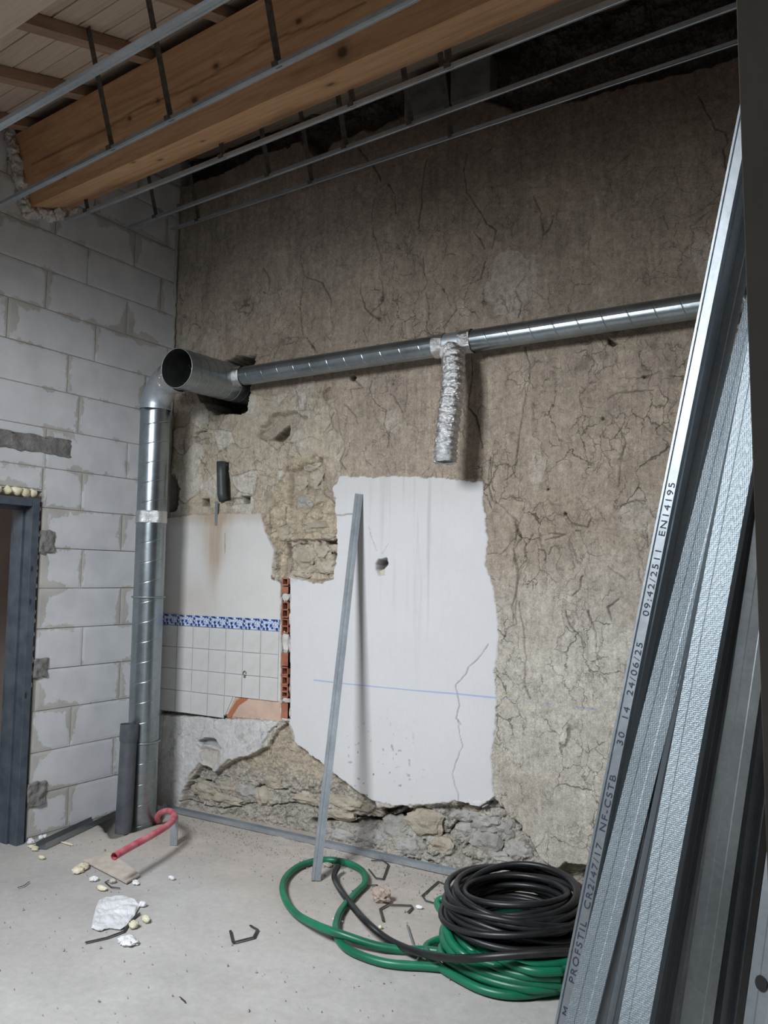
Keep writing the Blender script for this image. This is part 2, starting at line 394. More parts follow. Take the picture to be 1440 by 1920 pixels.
def pdist(X, Z, line, margin=.05):
    P = np.array(line); out = np.full(X.shape, 9.0)
    for i in range(1, len(P)):
        a = P[i-1]; b = P[i]; e = b-a
        m = (X > min(a[0], b[0])-margin) & (X < max(a[0], b[0])+margin) & (Z > min(a[1], b[1])-margin) & (Z < max(a[1], b[1])+margin)
        x = X[m]; z = Z[m]; t = np.clip(((x-a[0])*e[0]+(z-a[1])*e[1])/max(1e-9, e@e), 0, 1)
        out[m] = np.minimum(out[m], np.hypot(x-a[0]-t*e[0], z-a[1]-t*e[1]))
    return out
def sstep(a, b, x): t = np.clip((x-a)/(b-a), 0, 1); return t*t*(3-2*t)
def WP(pts): return [W(*p) for p in pts]
def grid_mesh(name, XX, YY, ZZ, col, mat_, smooth=True, extra=None):
    r, c = XX.shape; n = r*c
    me = bpy.data.meshes.new(name); me.vertices.add(n)
    me.vertices.foreach_set('co', np.stack([XX, YY, ZZ], -1).astype(np.float32).ravel())
    i = np.arange(n).reshape(r, c); q = np.stack([i[:-1, :-1], i[:-1, 1:], i[1:, 1:], i[1:, :-1]], -1).reshape(-1, 4)
    me.loops.add(q.size); me.loops.foreach_set('vertex_index', q.ravel().astype(np.int32))
    me.polygons.add(len(q)); me.polygons.foreach_set('loop_start', np.arange(0, q.size, 4, dtype=np.int32)); me.polygons.foreach_set('loop_total', np.full(len(q), 4, dtype=np.int32))
    me.polygons.foreach_set('use_smooth', np.full(len(q), smooth))
    a = me.attributes.new('tint', 'FLOAT_COLOR', 'POINT'); a.data.foreach_set('color', col.astype(np.float32).ravel())
    if extra is not None:
        a = me.attributes.new('crk', 'FLOAT', 'POINT'); a.data.foreach_set('value', extra.astype(np.float32).ravel())
    me.materials.append(mat_); me.update(calc_edges=True); me.validate(); return me

# ================================================================== BACK WALL
GS = .0047
xs = np.arange(-4.335, -.12, GS); zs = np.arange(-.04, 4.90, GS)
X, Z = np.meshgrid(xs, zs)
h = np.zeros(X.shape)                      # relief towards the room
wx = X+.05*fbm(X*4, Z*4, 11, 4); wz = Z+.05*fbm(X*4, Z*4, 21, 4)
big = fbm(X*1.3, Z*1.3, 31, 4); mid = fbm(X*6, Z*6, 41, 5); fine = fbm(X*38, Z*38, 51, 4); ver = fbm(X*26, Z*2.2, 61, 4)
h += .012*big+.006*mid+.0018*fine
def C(*c): return np.array(c)
def lerp(a, b, t): return a*(1-t[..., None])+b*t[..., None]
one = np.ones(X.shape+(1,))
# mud: brown above, paler and greyer below; own tone plus painted dimness
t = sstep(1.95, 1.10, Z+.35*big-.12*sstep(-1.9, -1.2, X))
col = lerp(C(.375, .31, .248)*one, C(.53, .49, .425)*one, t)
col = lerp(col, C(.42, .365, .305)*one, sstep(3.0, 3.8, Z+.3*big)*sstep(-1.9, -3.0, X)); t = sstep(2.9, 4.3, Z+.3*big); col = lerp(col, C(.24, .195, .155)*one, t*.85*sstep(-3.4, -1.9, X+.3*big))  # upper right darkened further, partly own tone, partly dim light painted in
t = np.clip(.5+.9*mid, 0, 1); col = col*(.86+.26*t)[..., None]
col = col*(1+.16*ver*sstep(1.6, 2.6, Z))[..., None]
t = sstep(.25, .6, fbm(X*2.1+3, Z*2.1, 71, 4)); col = lerp(col, C(.33, .26, .195)*one, t*.4)
speck = sstep(.50, .75, fbm(X*30, Z*30, 81, 3)); col = lerp(col, C(.54, .50, .44)*one, speck*.35)
# the mud's own network of fine cracks
f1, ed, cv = cells(wx*7.5, wz*5.0, 3); f1b, edb, _ = cells(wx*19+4, wz*15, 4)
cm = sstep(-.25, .35, fbm(X*.9+9, Z*.9, 91, 3)+.35*sstep(2.6, 1.2, Z)); cm2 = sstep(.0, .45, fbm(X*1.7, Z*1.7+5, 95, 3)+.4*sstep(2.4, .9, Z))
gate = sstep(.42, .56, vnoise(X*5, Z*5, 99)); gate2 = sstep(.45, .6, vnoise(X*9, Z*9, 98))
crk = np.clip(.30+.7*cm*.6+.55*cm2+.25*sstep(.1, .5, fbm(X*3, Z*3, 97, 3)), 0, 1)*sstep(4.3, 3.2, Z+.2*mid)+.25
# cracks one can follow in the photograph
def S(o, s, L): return [(o[0]+x/s, o[1]+y/s) for x, y in L]
CR = []
for o, s, L in [((480, 480), 3, [[(705, 0), (690, 100), (715, 180), (705, 260), (640, 320), (690, 360)], [(590, 100), (585, 200), (610, 290), (660, 345), (600, 410), (625, 480)],
        [(250, 20), (270, 110), (370, 150), (420, 240), (410, 310), (435, 400), (415, 480)], [(265, 120), (245, 300), (265, 440), (345, 545)], [(40, 60), (75, 130), (70, 200)],
        [(940, 0), (940, 90), (965, 150), (930, 200)], [(1290, 30), (1270, 130), (1160, 170), (1110, 240), (1130, 300), (1050, 400)], [(650, 700), (635, 750), (670, 830), (730, 870), (715, 950), (745, 1010), (735, 1080)],
        [(545, 690), (600, 740), (530, 750), (540, 800)], [(500, 840), (560, 900), (570, 940)], [(1210, 570), (1215, 650), (1195, 850), (1240, 900), (1275, 1080)], [(1320, 1130), (1305, 1260), (1330, 1370)],
        [(460, 900), (470, 1000), (500, 1080), (470, 1150), (500, 1200)], [(370, 1000), (410, 940), (440, 880)]]),
    ((960, 480), 3, [[(75, 510), (100, 620), (105, 700), (75, 800), (60, 900), (40, 1000), (25, 1150), (10, 1220)], [(20, 200), (60, 270), (40, 350)], [(110, 0), (100, 80), (30, 180)], [(600, 960), (640, 1050), (620, 1120), (600, 1300)],
        [(620, 1400), (700, 1370), (740, 1400)], [(540, 800), (600, 770), (700, 760), (800, 755)], [(840, 940), (900, 1000)]]),
    ((960, 0), 3, [[(1050, 540), (1110, 650), (1140, 720), (1200, 740), (1215, 800), (1190, 830), (1200, 930), (1225, 980)], [(120, 1100), (165, 1200), (180, 1300), (165, 1400)], [(240, 1210), (210, 1290), (180, 1320)], [(800, 1240), (850, 1210), (880, 1290)]]),
    ((480, 0), 3, [[(570, 830), (650, 920), (690, 980), (700, 1020)], [(740, 1030), (780, 1090), (790, 1200)], [(670, 1110), (650, 1200), (655, 1300), (690, 1400), (705, 1440)],
        [(1190, 870), (1170, 960), (1190, 1080), (1260, 1190), (1300, 1260), (1350, 1300), (1330, 1400)], [(960, 900), (940, 1000), (930, 1150), (915, 1280)], [(1260, 1250), (1230, 1300), (1290, 1400)]]),
    ((600, 850), 3.6, [[(1160, 60), (1155, 170), (1140, 210), (1160, 310), (1240, 370), (1340, 470), (1330, 580), (1310, 640), (1320, 760), (1340, 880), (1315, 960), (1290, 1040), (1330, 1140), (1260, 1190), (1240, 1260)],
        [(1440, 550), (1380, 640), (1400, 720), (1330, 800)], [(1340, 1000), (1380, 1200), (1390, 1400), (1380, 1560), (1420, 1660)], [(1140, 680), (1230, 680), (1290, 600), (1330, 580)], [(1330, 50), (1320, 130), (1250, 180)]]),
    ((960, 900), 3, [[(20, 240), (60, 330), (15, 390), (40, 550), (20, 650), (20, 780)], [(300, 180), (340, 250), (430, 260), (450, 210)], [(430, 740), (470, 860), (480, 980), (500, 1080)], [(300, 740), (330, 830), (390, 880)],
        [(760, 240), (770, 370)], [(710, 500), (725, 580)], [(600, 670), (540, 720), (560, 790)], [(620, 140), (680, 120), (760, 120)], [(540, 490), (580, 520), (640, 560)], [(210, 300), (300, 310), (190, 340)], [(400, 540), (380, 620), (340, 650)]]),
    ((280, 1300), 3, [[(690, 330), (800, 335)], [(780, 610), (860, 640), (920, 660)]])]:
    for l in L: CR.append(S(o, s, l))
jx = X+.008*fbm(X*22, Z*22, 111, 3); jz = Z+.008*fbm(X*22, Z*22, 121, 3)
dc = np.full(X.shape, 9.)
for l in CR: dc = np.minimum(dc, pdist(jx, jz, WP(l)))
wv = .0020+.0042*vnoise(X*9, Z*9, 7)**2
crack = sstep(1.5, .2, dc/wv)*(.55+.45*vnoise(X*6, Z*6, 8))
# edges of the cracks are a little chipped and pale
chip = sstep(.02, .004, dc)*sstep(.1, .5, fbm(X*18, Z*18, 77, 3)); col = lerp(col, C(.44, .38, .31)*one, chip*.35)
rough = np.ones(X.shape)

def region(poly, jit=.012, seed=200, fr=30):
    return sdf(X, Z, WP(poly))+jit*fbm(X*fr, Z*fr, seed, 4)
# white plaster, centre
A = [(638, 893), (700, 895), (760, 893), (800, 896), (850, 898), (905, 905), (908, 950), (915, 1010), (912, 1060), (922, 1085), (930, 1130), (936, 1180), (934, 1230), (928, 1260), (933, 1310), (930, 1370), (922, 1430), (926, 1495), (905, 1515), (860, 1502), (800, 1508), (740, 1510), (700, 1500), (670, 1480), (640, 1460), (615, 1440), (575, 1408), (555, 1390), (543, 1350), (541, 1082), (600, 1095), (625, 1085), (633, 1040), (632, 980), (626, 915)]
B = [(296, 975), (360, 965), (440, 963), (490, 963), (500, 1000), (515, 1030), (510, 1085), (528, 1092), (528, 1352), (440, 1342), (290, 1330)]
CC = [(285, 1338), (430, 1348), (525, 1354), (505, 1375), (490, 1405), (470, 1415), (430, 1425), (405, 1447), (375, 1430), (360, 1450), (345, 1485), (336, 1530), (280, 1530)]
sA = region(A, .014); sB = region(B, .008, 205); sC = region(CC, .012, 210)
D = [(540, 858), (590, 850), (612, 880), (602, 920), (630, 950), (633, 1000), (631, 1085), (600, 1090), (545, 1090), (520, 1078), (515, 1030), (500, 1000), (495, 965), (510, 920), (530, 890)]
E_ = [(338, 1540), (345, 1480), (365, 1450), (378, 1432), (405, 1447), (430, 1427), (470, 1417), (500, 1400), (520, 1368), (540, 1355), (548, 1388), (580, 1413), (620, 1445), (660, 1478), (700, 1503), (720, 1540), (700, 1680), (600, 1680)]
F_ = [(596, 1575), (640, 1545), (700, 1515), (740, 1513), (860, 1505), (925, 1500), (975, 1545), (1000, 1600), (1040, 1640), (1110, 1650), (1110, 1900), (600, 1900)]
sD = region(D, .022, 215, 22); sE = region(E_, .014, 220); sF = region(F_, .03, 225, 14)
sD2 = region([(535, 1012), (632, 1010), (632, 1088), (530, 1085)], .01, 230); sD3 = region([(535, 880), (600, 860), (608, 900), (600, 955), (535, 955)], .025, 232, 16)
# broken plaster between the duct hole and the white zone
sG = region([(330, 760), (470, 740), (600, 740), (640, 830), (625, 890), (545, 850), (500, 960), (430, 962), (306, 972), (306, 800)], .05, 235, 8)
inG = sstep(.02, -.02, sG)
f1g, edg, cvg = cells(wx*6, wz*6, 17)
h += inG*(-.012+.022*(cvg-.5)*sstep(0, .12, edg)); col = lerp(col, C(.47, .41, .325)*one, inG*.75)
t = inG*sstep(.62, .7, cvg); col = lerp(col, C(.55, .52, .46)*one, t*.7); crack = np.maximum(crack, inG*sstep(.035, 0, edg)*.8*sstep(.35, .6, vnoise(X*7, Z*7, 44)))
# pale skim spots on the mud
for (px, py, r) in [(492, 565, .09), (350, 640, .09), (395, 640, .08), (570, 740, .10), (560, 815, .09), (960, 530, .16), (1345, 480, .12), (640, 905, .05), (1200, 960, .1), (1010, 880, .06), (735, 790, .05)]:
    cx, cz = W(px, py); d = np.hypot(X-cx, (Z-cz)*.75)+.07*fbm(X*14, Z*14, 240+px, 4)
    t = sstep(r, r-.012, d); col = lerp(col, col*1.0+(C(.50, .46, .40)-col)*.40, t); h += .004*t
# rubble regions
wx2 = X+.05*fbm(X*7, Z*7, 13, 5, .7); wz2 = Z+.04*fbm(X*7, Z*7, 23, 5, .7)
f1r, edr, cvr = cells(wx2*7, wz2*11, 8); f1s, eds, cvs = cells(wx2*21, wz2*24, 9)
crumb_ = np.abs(fbm(X*17, Z*17, 141, 5, .75)); crumb2 = fbm(X*60, Z*60, 143, 3)
rub = .030*(cvr-.4)*sstep(0, .16, edr)+.010*sstep(0, .2, edr)+.012*(cvs-.5)*sstep(0, .25, eds)-.035*crumb_+.008*crumb2+.02*mid
inD = sstep(.006, -.012, sD); inD2 = sstep(.006, -.006, sD2); inD3 = sstep(.01, -.02, sD3)
h = h*(1-inD)+inD*(-.030+.55*rub); h += -inD2*.035-inD3*.045
col = lerp(col, C(.47, .395, .295)*one, inD); col = lerp(col, C(.34, .285, .22)*one, inD3*.6); col = lerp(col, C(.48, .43, .35)*one, inD2*.6)
inE = sstep(.004, -.008, sE); low = sstep(.42, .25, Z+.03*mid)
h = h*(1-inE)+inE*(-.036+.016*mid+.007*crumb2-.012*crumb_-low*.015+low*.42*rub)
col = lerp(col, lerp(C(.52, .45, .35)*one, C(.47, .435, .38)*one, low)*(.92+.2*mid)[..., None], inE)
inF = sstep(.006, -.02, sF)
deep = sstep(.40, .18, Z)
h = h*(1-inF)+inF*(-.075+1.1*rub+.02*mid+.07*sstep(.20, .0, Z))
col = lerp(col, lerp(C(.50, .45, .37)*one, C(.44, .435, .42)*one, np.clip(.5+1.3*big+.5*mid, 0, 1))*(.9+.25*mid)[..., None], inF)
for sX, dz in (([(620, 1535), (700, 1548), (780, 1530), (750, 1520), (730, 1535), (690, 1540), (640, 1530)], .11), ([(1040, 1632), (1060, 1618), (1110, 1625), (1110, 1680), (1040, 1670)], .12),
               ([(300, 1333), (425, 1344), (425, 1352), (300, 1340)], .05), ([(485, 1352), (520, 1356), (518, 1363), (490, 1360)], .04), ([(598, 1012), (632, 1014), (632, 1024), (600, 1020)], .05), ([(612, 1030), (632, 1040), (630, 1062), (618, 1050)], .05)):
    s_ = region(sX, .008, 260); t = sstep(.004, -.006, s_); h -= t*dz; col = col*(1-.35*t[..., None])
rubm = np.clip(inD+inF+inE*low, 0, 1)
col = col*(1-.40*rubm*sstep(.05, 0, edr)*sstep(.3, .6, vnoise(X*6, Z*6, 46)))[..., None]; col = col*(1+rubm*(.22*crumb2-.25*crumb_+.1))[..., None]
crack *= 1-np.clip(inD+inE+inF, 0, 1)*.85
# plaster coats laid over
inA = sstep(.002, -.003, sA); inB = sstep(.002, -.003, sB); inC = sstep(.002, -.003, sC)
h = h*(1-inA)+inA*(.010+.004*big+.0008*mid); h = h*(1-inB)+inB*(.014+.002*big+.0006*mid); h = h*(1-inC)+inC*(.018+.007*mid+.003*fine+.004*big)
wcol = C(.625, .62, .625)*one*(1+.025*mid+.03*big)[..., None]
col = lerp(col, wcol, inA)
streak = np.clip(sstep(.05, .55, fbm(X*34, Z*1.3, 301, 4))*sstep(.7, 2.2, Z)*(np.exp(-((X+2.36)/.16)**2)+.55*np.exp(-((X+2.18)/.05)**2)+.4*np.exp(-((X+2.62)/.14)**2)*sstep(1.9, 2.2, Z)), 0, 1)
col = lerp(col, C(.36, .34, .31)*one, inA*streak*.55)
col = lerp(col, C(.52, .51, .495)*one, inA*sstep(1.9, 2.25, Z+.1*mid)*.5)
spk = sstep(.60, .72, fbm(X*45, Z*45, 311, 2))*sstep(.9, .45, Z)*np.exp(-((X+2.5)/.25)**2); col = lerp(col, C(.2, .19, .18)*one, inA*spk)
col = lerp(col, C(.60, .585, .57)*one*(1+.05*mid)[..., None], inB)
# rust-coloured run below the old pipe
cxs, _ = W(405, 1000); dxs = X-cxs+.02*fbm(X*3, Z*7, 321, 3)
run = np.exp(-(dxs/(.05+.09*sstep(1.5, 2.05, Z)))**2)*sstep(1.35, 1.75, Z)*(.75+.5*ver)+.35*np.exp(-((X+4.05)/.22)**2)*np.exp(-((Z-1.43)/.14)**2)+.5*sstep(1.93, 2.02, Z+.02*ver)
col = lerp(col, C(.36, .26, .17)*one, inB*np.clip(run, 0, 1)*.8)
col = lerp(col, C(.55, .545, .54)*one*(1+.12*mid+.08*fine)[..., None], inC)
col = lerp(col, C(.30, .29, .27)*one, inC*sstep(.35, .6, fbm(X*11, Z*11, 331, 4))*.5)
# orange render where tiles have come off
sO = region([(425, 1347), (443, 1306), (530, 1314), (530, 1352), (480, 1347)], .006, 340); t = sstep(.002, -.003, sO)
h = h*(1-t)+t*.010; col = lerp(col, C(.55, .40, .32)*one*(1+.2*mid+.1*fine)[..., None], t)
sO2 = pdist(X, Z, WP([(430, 1345), (447, 1318), (462, 1308)])); col = lerp(col, C(.40, .15, .08)*one, sstep(.022, .016, sO2)*t)
h -= .006*sstep(.004, .0, np.abs(sO2-.02))*t
# pale fissured skins in plaster
for l, wd in ((S((600, 850), 3.6, [(1140, 1290), (1100, 1360), (1010, 1440), (990, 1490), (925, 1560), (930, 1630), (945, 1700), (925, 1790), (960, 1830)]), .0028), ([(860, 1350), (868, 1400), (850, 1450), (862, 1500)], .0022),
              ([(692, 988), (708, 1035)], .0012), ([(728, 1020), (718, 1040)], .0012), ([(632, 966), (662, 964)], .004), ([(424, 1000), (424, 1037)], .003), ([(312, 1300), (305, 1420)], .0015)):
    d = pdist(jx, jz, WP(l)); t = sstep(1.7, .4, d/wd); h -= .004*t; col = col*(1-.5*t[..., None])
rough -= .93*np.clip(inA+inB, 0, 1)+.5*inC
rough += .6*np.clip(inD+inE+inF, 0, 1)
# cracks cut last over the mud
mudm = 1-np.clip(inA+inB, 0, 1); cc_ = crack*mudm*(1-.5*inC)
h -= .010*cc_; col = col*(1-.66*cc_[..., None])  # traced cracks are cut and their inner shade painted into the colour
crk = crk*np.clip(mudm-inC*.6-np.clip(inD+inE*.7+inF, 0, 1)*.4, 0, 1)
# holes
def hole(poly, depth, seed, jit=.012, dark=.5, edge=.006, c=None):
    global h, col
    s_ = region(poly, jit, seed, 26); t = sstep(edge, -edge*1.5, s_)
    h = h-t*depth; col = col*(1-dark*t[..., None])  # hole insides darkened too, shade painted on top of the relief
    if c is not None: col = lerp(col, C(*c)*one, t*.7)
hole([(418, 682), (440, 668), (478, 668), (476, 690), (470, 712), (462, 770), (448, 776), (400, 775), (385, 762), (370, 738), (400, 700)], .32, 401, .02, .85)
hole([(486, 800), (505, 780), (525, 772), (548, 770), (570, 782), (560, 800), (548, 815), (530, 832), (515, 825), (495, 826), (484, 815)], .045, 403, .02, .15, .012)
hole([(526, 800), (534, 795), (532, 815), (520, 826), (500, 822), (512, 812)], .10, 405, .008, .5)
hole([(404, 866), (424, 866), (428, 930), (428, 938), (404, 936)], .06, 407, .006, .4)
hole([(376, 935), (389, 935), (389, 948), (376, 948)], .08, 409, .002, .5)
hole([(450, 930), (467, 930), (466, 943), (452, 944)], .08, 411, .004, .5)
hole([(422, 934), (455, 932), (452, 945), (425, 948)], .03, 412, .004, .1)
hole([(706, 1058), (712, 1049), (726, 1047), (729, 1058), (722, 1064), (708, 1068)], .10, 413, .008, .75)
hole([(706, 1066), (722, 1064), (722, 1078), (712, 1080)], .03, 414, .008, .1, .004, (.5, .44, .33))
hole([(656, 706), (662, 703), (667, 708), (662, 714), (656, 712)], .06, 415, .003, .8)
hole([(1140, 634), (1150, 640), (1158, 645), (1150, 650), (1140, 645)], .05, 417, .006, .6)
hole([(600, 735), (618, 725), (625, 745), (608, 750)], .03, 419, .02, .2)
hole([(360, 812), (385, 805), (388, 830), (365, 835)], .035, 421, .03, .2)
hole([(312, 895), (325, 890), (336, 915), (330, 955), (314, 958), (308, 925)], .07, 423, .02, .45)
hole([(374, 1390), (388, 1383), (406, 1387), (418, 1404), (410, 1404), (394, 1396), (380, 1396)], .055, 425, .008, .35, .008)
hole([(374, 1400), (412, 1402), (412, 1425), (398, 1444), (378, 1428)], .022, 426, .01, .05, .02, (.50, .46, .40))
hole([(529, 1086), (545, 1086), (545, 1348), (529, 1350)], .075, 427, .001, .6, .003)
for l, wd, dp in ((S((281, 900), 2.557, [(180, 1470), (260, 1455), (320, 1490), (400, 1480), (470, 1500), (500, 1470), (560, 1480), (640, 1500), (700, 1540)]), .007, .03), (S((281, 900), 2.557, [(150, 1540), (220, 1560), (300, 1580), (370, 1580), (470, 1560), (540, 1572), (640, 1560), (720, 1560), (820, 1600)]), .006, .025),
                  (S((281, 900), 2.557, [(760, 1655), (830, 1640), (950, 1652), (1030, 1645), (1085, 1610), (1180, 1580)]), .013, .06), (S((281, 900), 2.557, [(470, 1500), (480, 1540), (500, 1572)]), .006, .02), (S((281, 900), 2.557, [(320, 1490), (320, 1530), (300, 1578)]), .005, .02),
                  (S((281, 900), 2.557, [(640, 130), (645, 260), (655, 360), (650, 440)]), .005, .02), (S((281, 900), 2.557, [(560, 150), (570, 260), (640, 210)]), .004, .015), (S((281, 900), 2.557, [(780, 290), (800, 330), (850, 350), (890, 400)]), .007, .04), (S((281, 900), 2.557, [(690, 300), (760, 330), (780, 370)]), .005, .02), (S((281, 900), 2.557, [(620, 1290), (700, 1310)]), .003, .01),
                  (S((500, 1500), 2.4, [(640, 130), (700, 150), (800, 170), (830, 110), (870, 90)]), .007, .03), (S((500, 1500), 2.4, [(700, 190), (720, 240), (760, 255), (810, 210)]), .006, .025), (S((500, 1500), 2.4, [(1120, 150), (1180, 170), (1230, 270), (1290, 310)]), .006, .025), (S((500, 1500), 2.4, [(880, 40), (920, 60), (1000, 10)]), .006, .02)):
    d = pdist(jx+.010*fbm(X*12, Z*12, 777, 3), jz+.010*fbm(X*12, Z*12, 778, 3), WP(l)); t = sstep(1.4, .3, d/(wd*(.5+vnoise(X*10, Z*10, 79)))); h = h-dp*t; col = col*(1-.5*t[..., None])  # seams cut deep, with their shade painted into the colour
for px, py, r in ((1208, 707, .012), (1130, 785, .010), (1028, 918, .010), (740, 705, .006), (735, 720, .006), (630, 935, .006), (1060, 964, .012), (458, 1264, .008)):
    cx, cz = W(px, py); t = sstep(r, r*.5, np.hypot(X-cx, Z-cz)+.004*fine); h -= .02*t; col = col*(1-.6*t[..., None])
# blue chalk line, a little broken on the rough mud
d = pdist(X, Z, WP([(590, 1275), (700, 1287), (860, 1301), (930, 1308), (1000, 1316), (1120, 1330)]))
t = sstep(.0042, .0012, d)*(inA+.75*(1-inA)*sstep(-.1, .2, fine)); col = lerp(col, C(.20, .32, .62)*one, np.clip(t, 0, 1)*.85)
# broken top of the wall behind the rails
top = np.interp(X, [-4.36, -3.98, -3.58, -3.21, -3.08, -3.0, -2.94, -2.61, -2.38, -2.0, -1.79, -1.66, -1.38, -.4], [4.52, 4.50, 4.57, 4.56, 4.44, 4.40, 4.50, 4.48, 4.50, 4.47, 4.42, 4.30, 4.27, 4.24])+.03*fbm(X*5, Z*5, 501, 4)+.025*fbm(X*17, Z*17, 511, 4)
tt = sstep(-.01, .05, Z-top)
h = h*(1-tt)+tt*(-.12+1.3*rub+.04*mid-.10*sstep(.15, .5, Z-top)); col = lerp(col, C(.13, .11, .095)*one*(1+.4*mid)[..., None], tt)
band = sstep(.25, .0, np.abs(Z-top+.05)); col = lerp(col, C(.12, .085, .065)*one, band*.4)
h -= .0
dust = sstep(.16, .0, Z)*.5; col = lerp(col, C(.44, .40, .35)*one, dust)
h = np.clip(h, -.34, .07)
# keep clear of the steel track at the foot
h = np.where(Z < .10, np.minimum(h, .045), h)
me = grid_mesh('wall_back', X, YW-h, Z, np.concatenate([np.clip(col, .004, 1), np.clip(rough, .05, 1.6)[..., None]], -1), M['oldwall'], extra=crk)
wall_back = obj('wall_back', me, kind='structure')

def wpt(px, py, off=0): x, z = W(px, py); return np.array([x, YW-off, z])
# tiles: seven blue border tiles, four rows of white ones; each a piece of the wall
TX0 = -4.317; TW = .151
def tile_mesh(name, poly, th, mt):
    V = [(x, 0, z) for x, z in poly]; n = len(V); b = .0018
    cx = sum(p[0] for p in poly)/n; cz = sum(p[1] for p in poly)/n
    F1 = [(x, -th+b, z) for x, z in poly]
    F2 = [(x+(cx-x)/max(.001, math.hypot(cx-x, cz-z))*b, -th, z+(cz-z)/max(.001, math.hypot(cx-x, cz-z))*b) for x, z in poly]
    Vs = V+F1+F2; Fc = [tuple(2*n+i for i in range(n))]
    for k in (0, 1):
        for i in range(n): j = (i+1) % n; Fc.append((k*n+i, k*n+j, (k+1)*n+j, (k+1)*n+i))
    return mesh(name, Vs, Fc, mt)
g = .0018
tm = tile_mesh('tile', [(g, g), (TW-g, g), (TW-g, .15-g), (g, .15-g)], .008, M['tile'])
bmv = [tile_mesh('border_tile', [(g, g), (TW-g, g), (TW-g, .078-g), (g, .078-g)], .0095, M['blue'])]
YT = YW-.013
for k in range(7):
    o = obj('border_tile', bmv[0], wall_back); o.location = (TX0+k*TW, YT, 1.251)
    if k == 0: o['label'] = 'blue and white floral border tile'
for rI, zb in enumerate((1.101, .951, .801, .651)):
    for k in range(7):
        if rI == 3 and k > 3: continue
        o = obj('tile', tm, wall_back); o.location = (TX0+k*TW, YT-random.uniform(-.0006, .0012), zb); o.rotation_euler = (random.uniform(-.004, .004), random.uniform(-.003, .003), random.uniform(-.004, .004))
o = obj('tile', tile_mesh('tile', [(g, g+.02), (.012, g+.02), (.075, .15-g), (g, .15-g)], .008, M['tile']), wall_back, label='broken corner of a white tile'); o.location = (TX0+4*TW, YT, .651)
# wall screw eye on the tiles
p = wpt(463, 1262, .02); mb = MB(); V, Fc = tube([p+np.array([.012*math.cos(a), -.004, .014*math.sin(a)]) for a in np.linspace(0, 5.6, 14)], .004, 6); mb.add(V, Fc)
V, Fc = tube([p+np.array([0, .01, -.012]), p+np.array([.004, -.012, -.022])], .006, 8); mb.add(V, Fc); tag(mb.build('screw_eye', M['brass'], smooth=True), 'small metal screw eye fixed in the white wall tiles', 'hook')

# column of broken hollow bricks, each brick with its cells
def brick_piece(xc, z0, z1, kind, seed):
    mb = MB(); wd = .055; rnd = random.Random(seed)
    t_ = .009; y0 = YW-.012; dep = .040
    def bb(xa, xb, za, zb, front=0): mb.box(((xa+xb)/2, y0+dep/2-front/2, (za+zb)/2), xb-xa, dep+front, zb-za)
    bb(xc-wd/2, xc-wd/2+t_, z0, z1); bb(xc+wd/2-t_, xc+wd/2, z0, z1)
    n = max(1, round((z1-z0)/.042))
    if kind == 'solid':
        bb(xc-wd/2, xc+wd/2, z0, z1, .002)
    else:
        for i in range(n+1):
            zz = z0+(z1-z0-t_)*i/n; bb(xc-wd/2, xc+wd/2, zz, zz+t_, rnd.uniform(0, .004))
    return mb
for i, (pa, pb, kd) in enumerate([(1083, 1098, 'h'), (1100, 1112, 'solid'), (1128, 1158, 'h'), (1160, 1188, 'h'), (1224, 1248, 'solid'), (1250, 1266, 'h'), (1267, 1284, 'h'), (1285, 1308, 'h'), (1318, 1346, 'solid')]):
    xa, za = W(536.5-(pa-1083)*.01, pb); xb, zb = W(537, pa)
    o = brick_piece((xa+xb)/2, za, zb, kd, i).build('brick', M['brick'], wall_back, label='broken hollow red brick' if i == 0 else 'red brick')
    if i: del o['label']
for i, (pa, pb) in enumerate([(1112, 1128), (1188, 1223), (1308, 1318), (1346, 1352)]):
    xa, za = W(537, pb); xb, zb = W(537, pa); mb = MB()
    lump(mb, ((xa+xb)/2, YW-.0, (za+zb)/2), (.030, .022, (zb-za)*.6), 30+i, 2, .4, 3); mb.build('mortar', M['mortar'], wall_back)
for i, (px, py, s_) in enumerate([(528, 1130, .8), (547, 1120, .7), (529, 1175, .7), (546, 1210, .9), (528, 1260, .8), (546, 1290, .7), (529, 1330, 1), (546, 1335, .8), (545, 1160, .7)]):
    p = wpt(px, py, .006); mb = MB(); lump(mb, p, (.008, .010, .045*s_), 50+i, 2, .5, 4); mb.build('mortar', M['mortar'], wall_back)
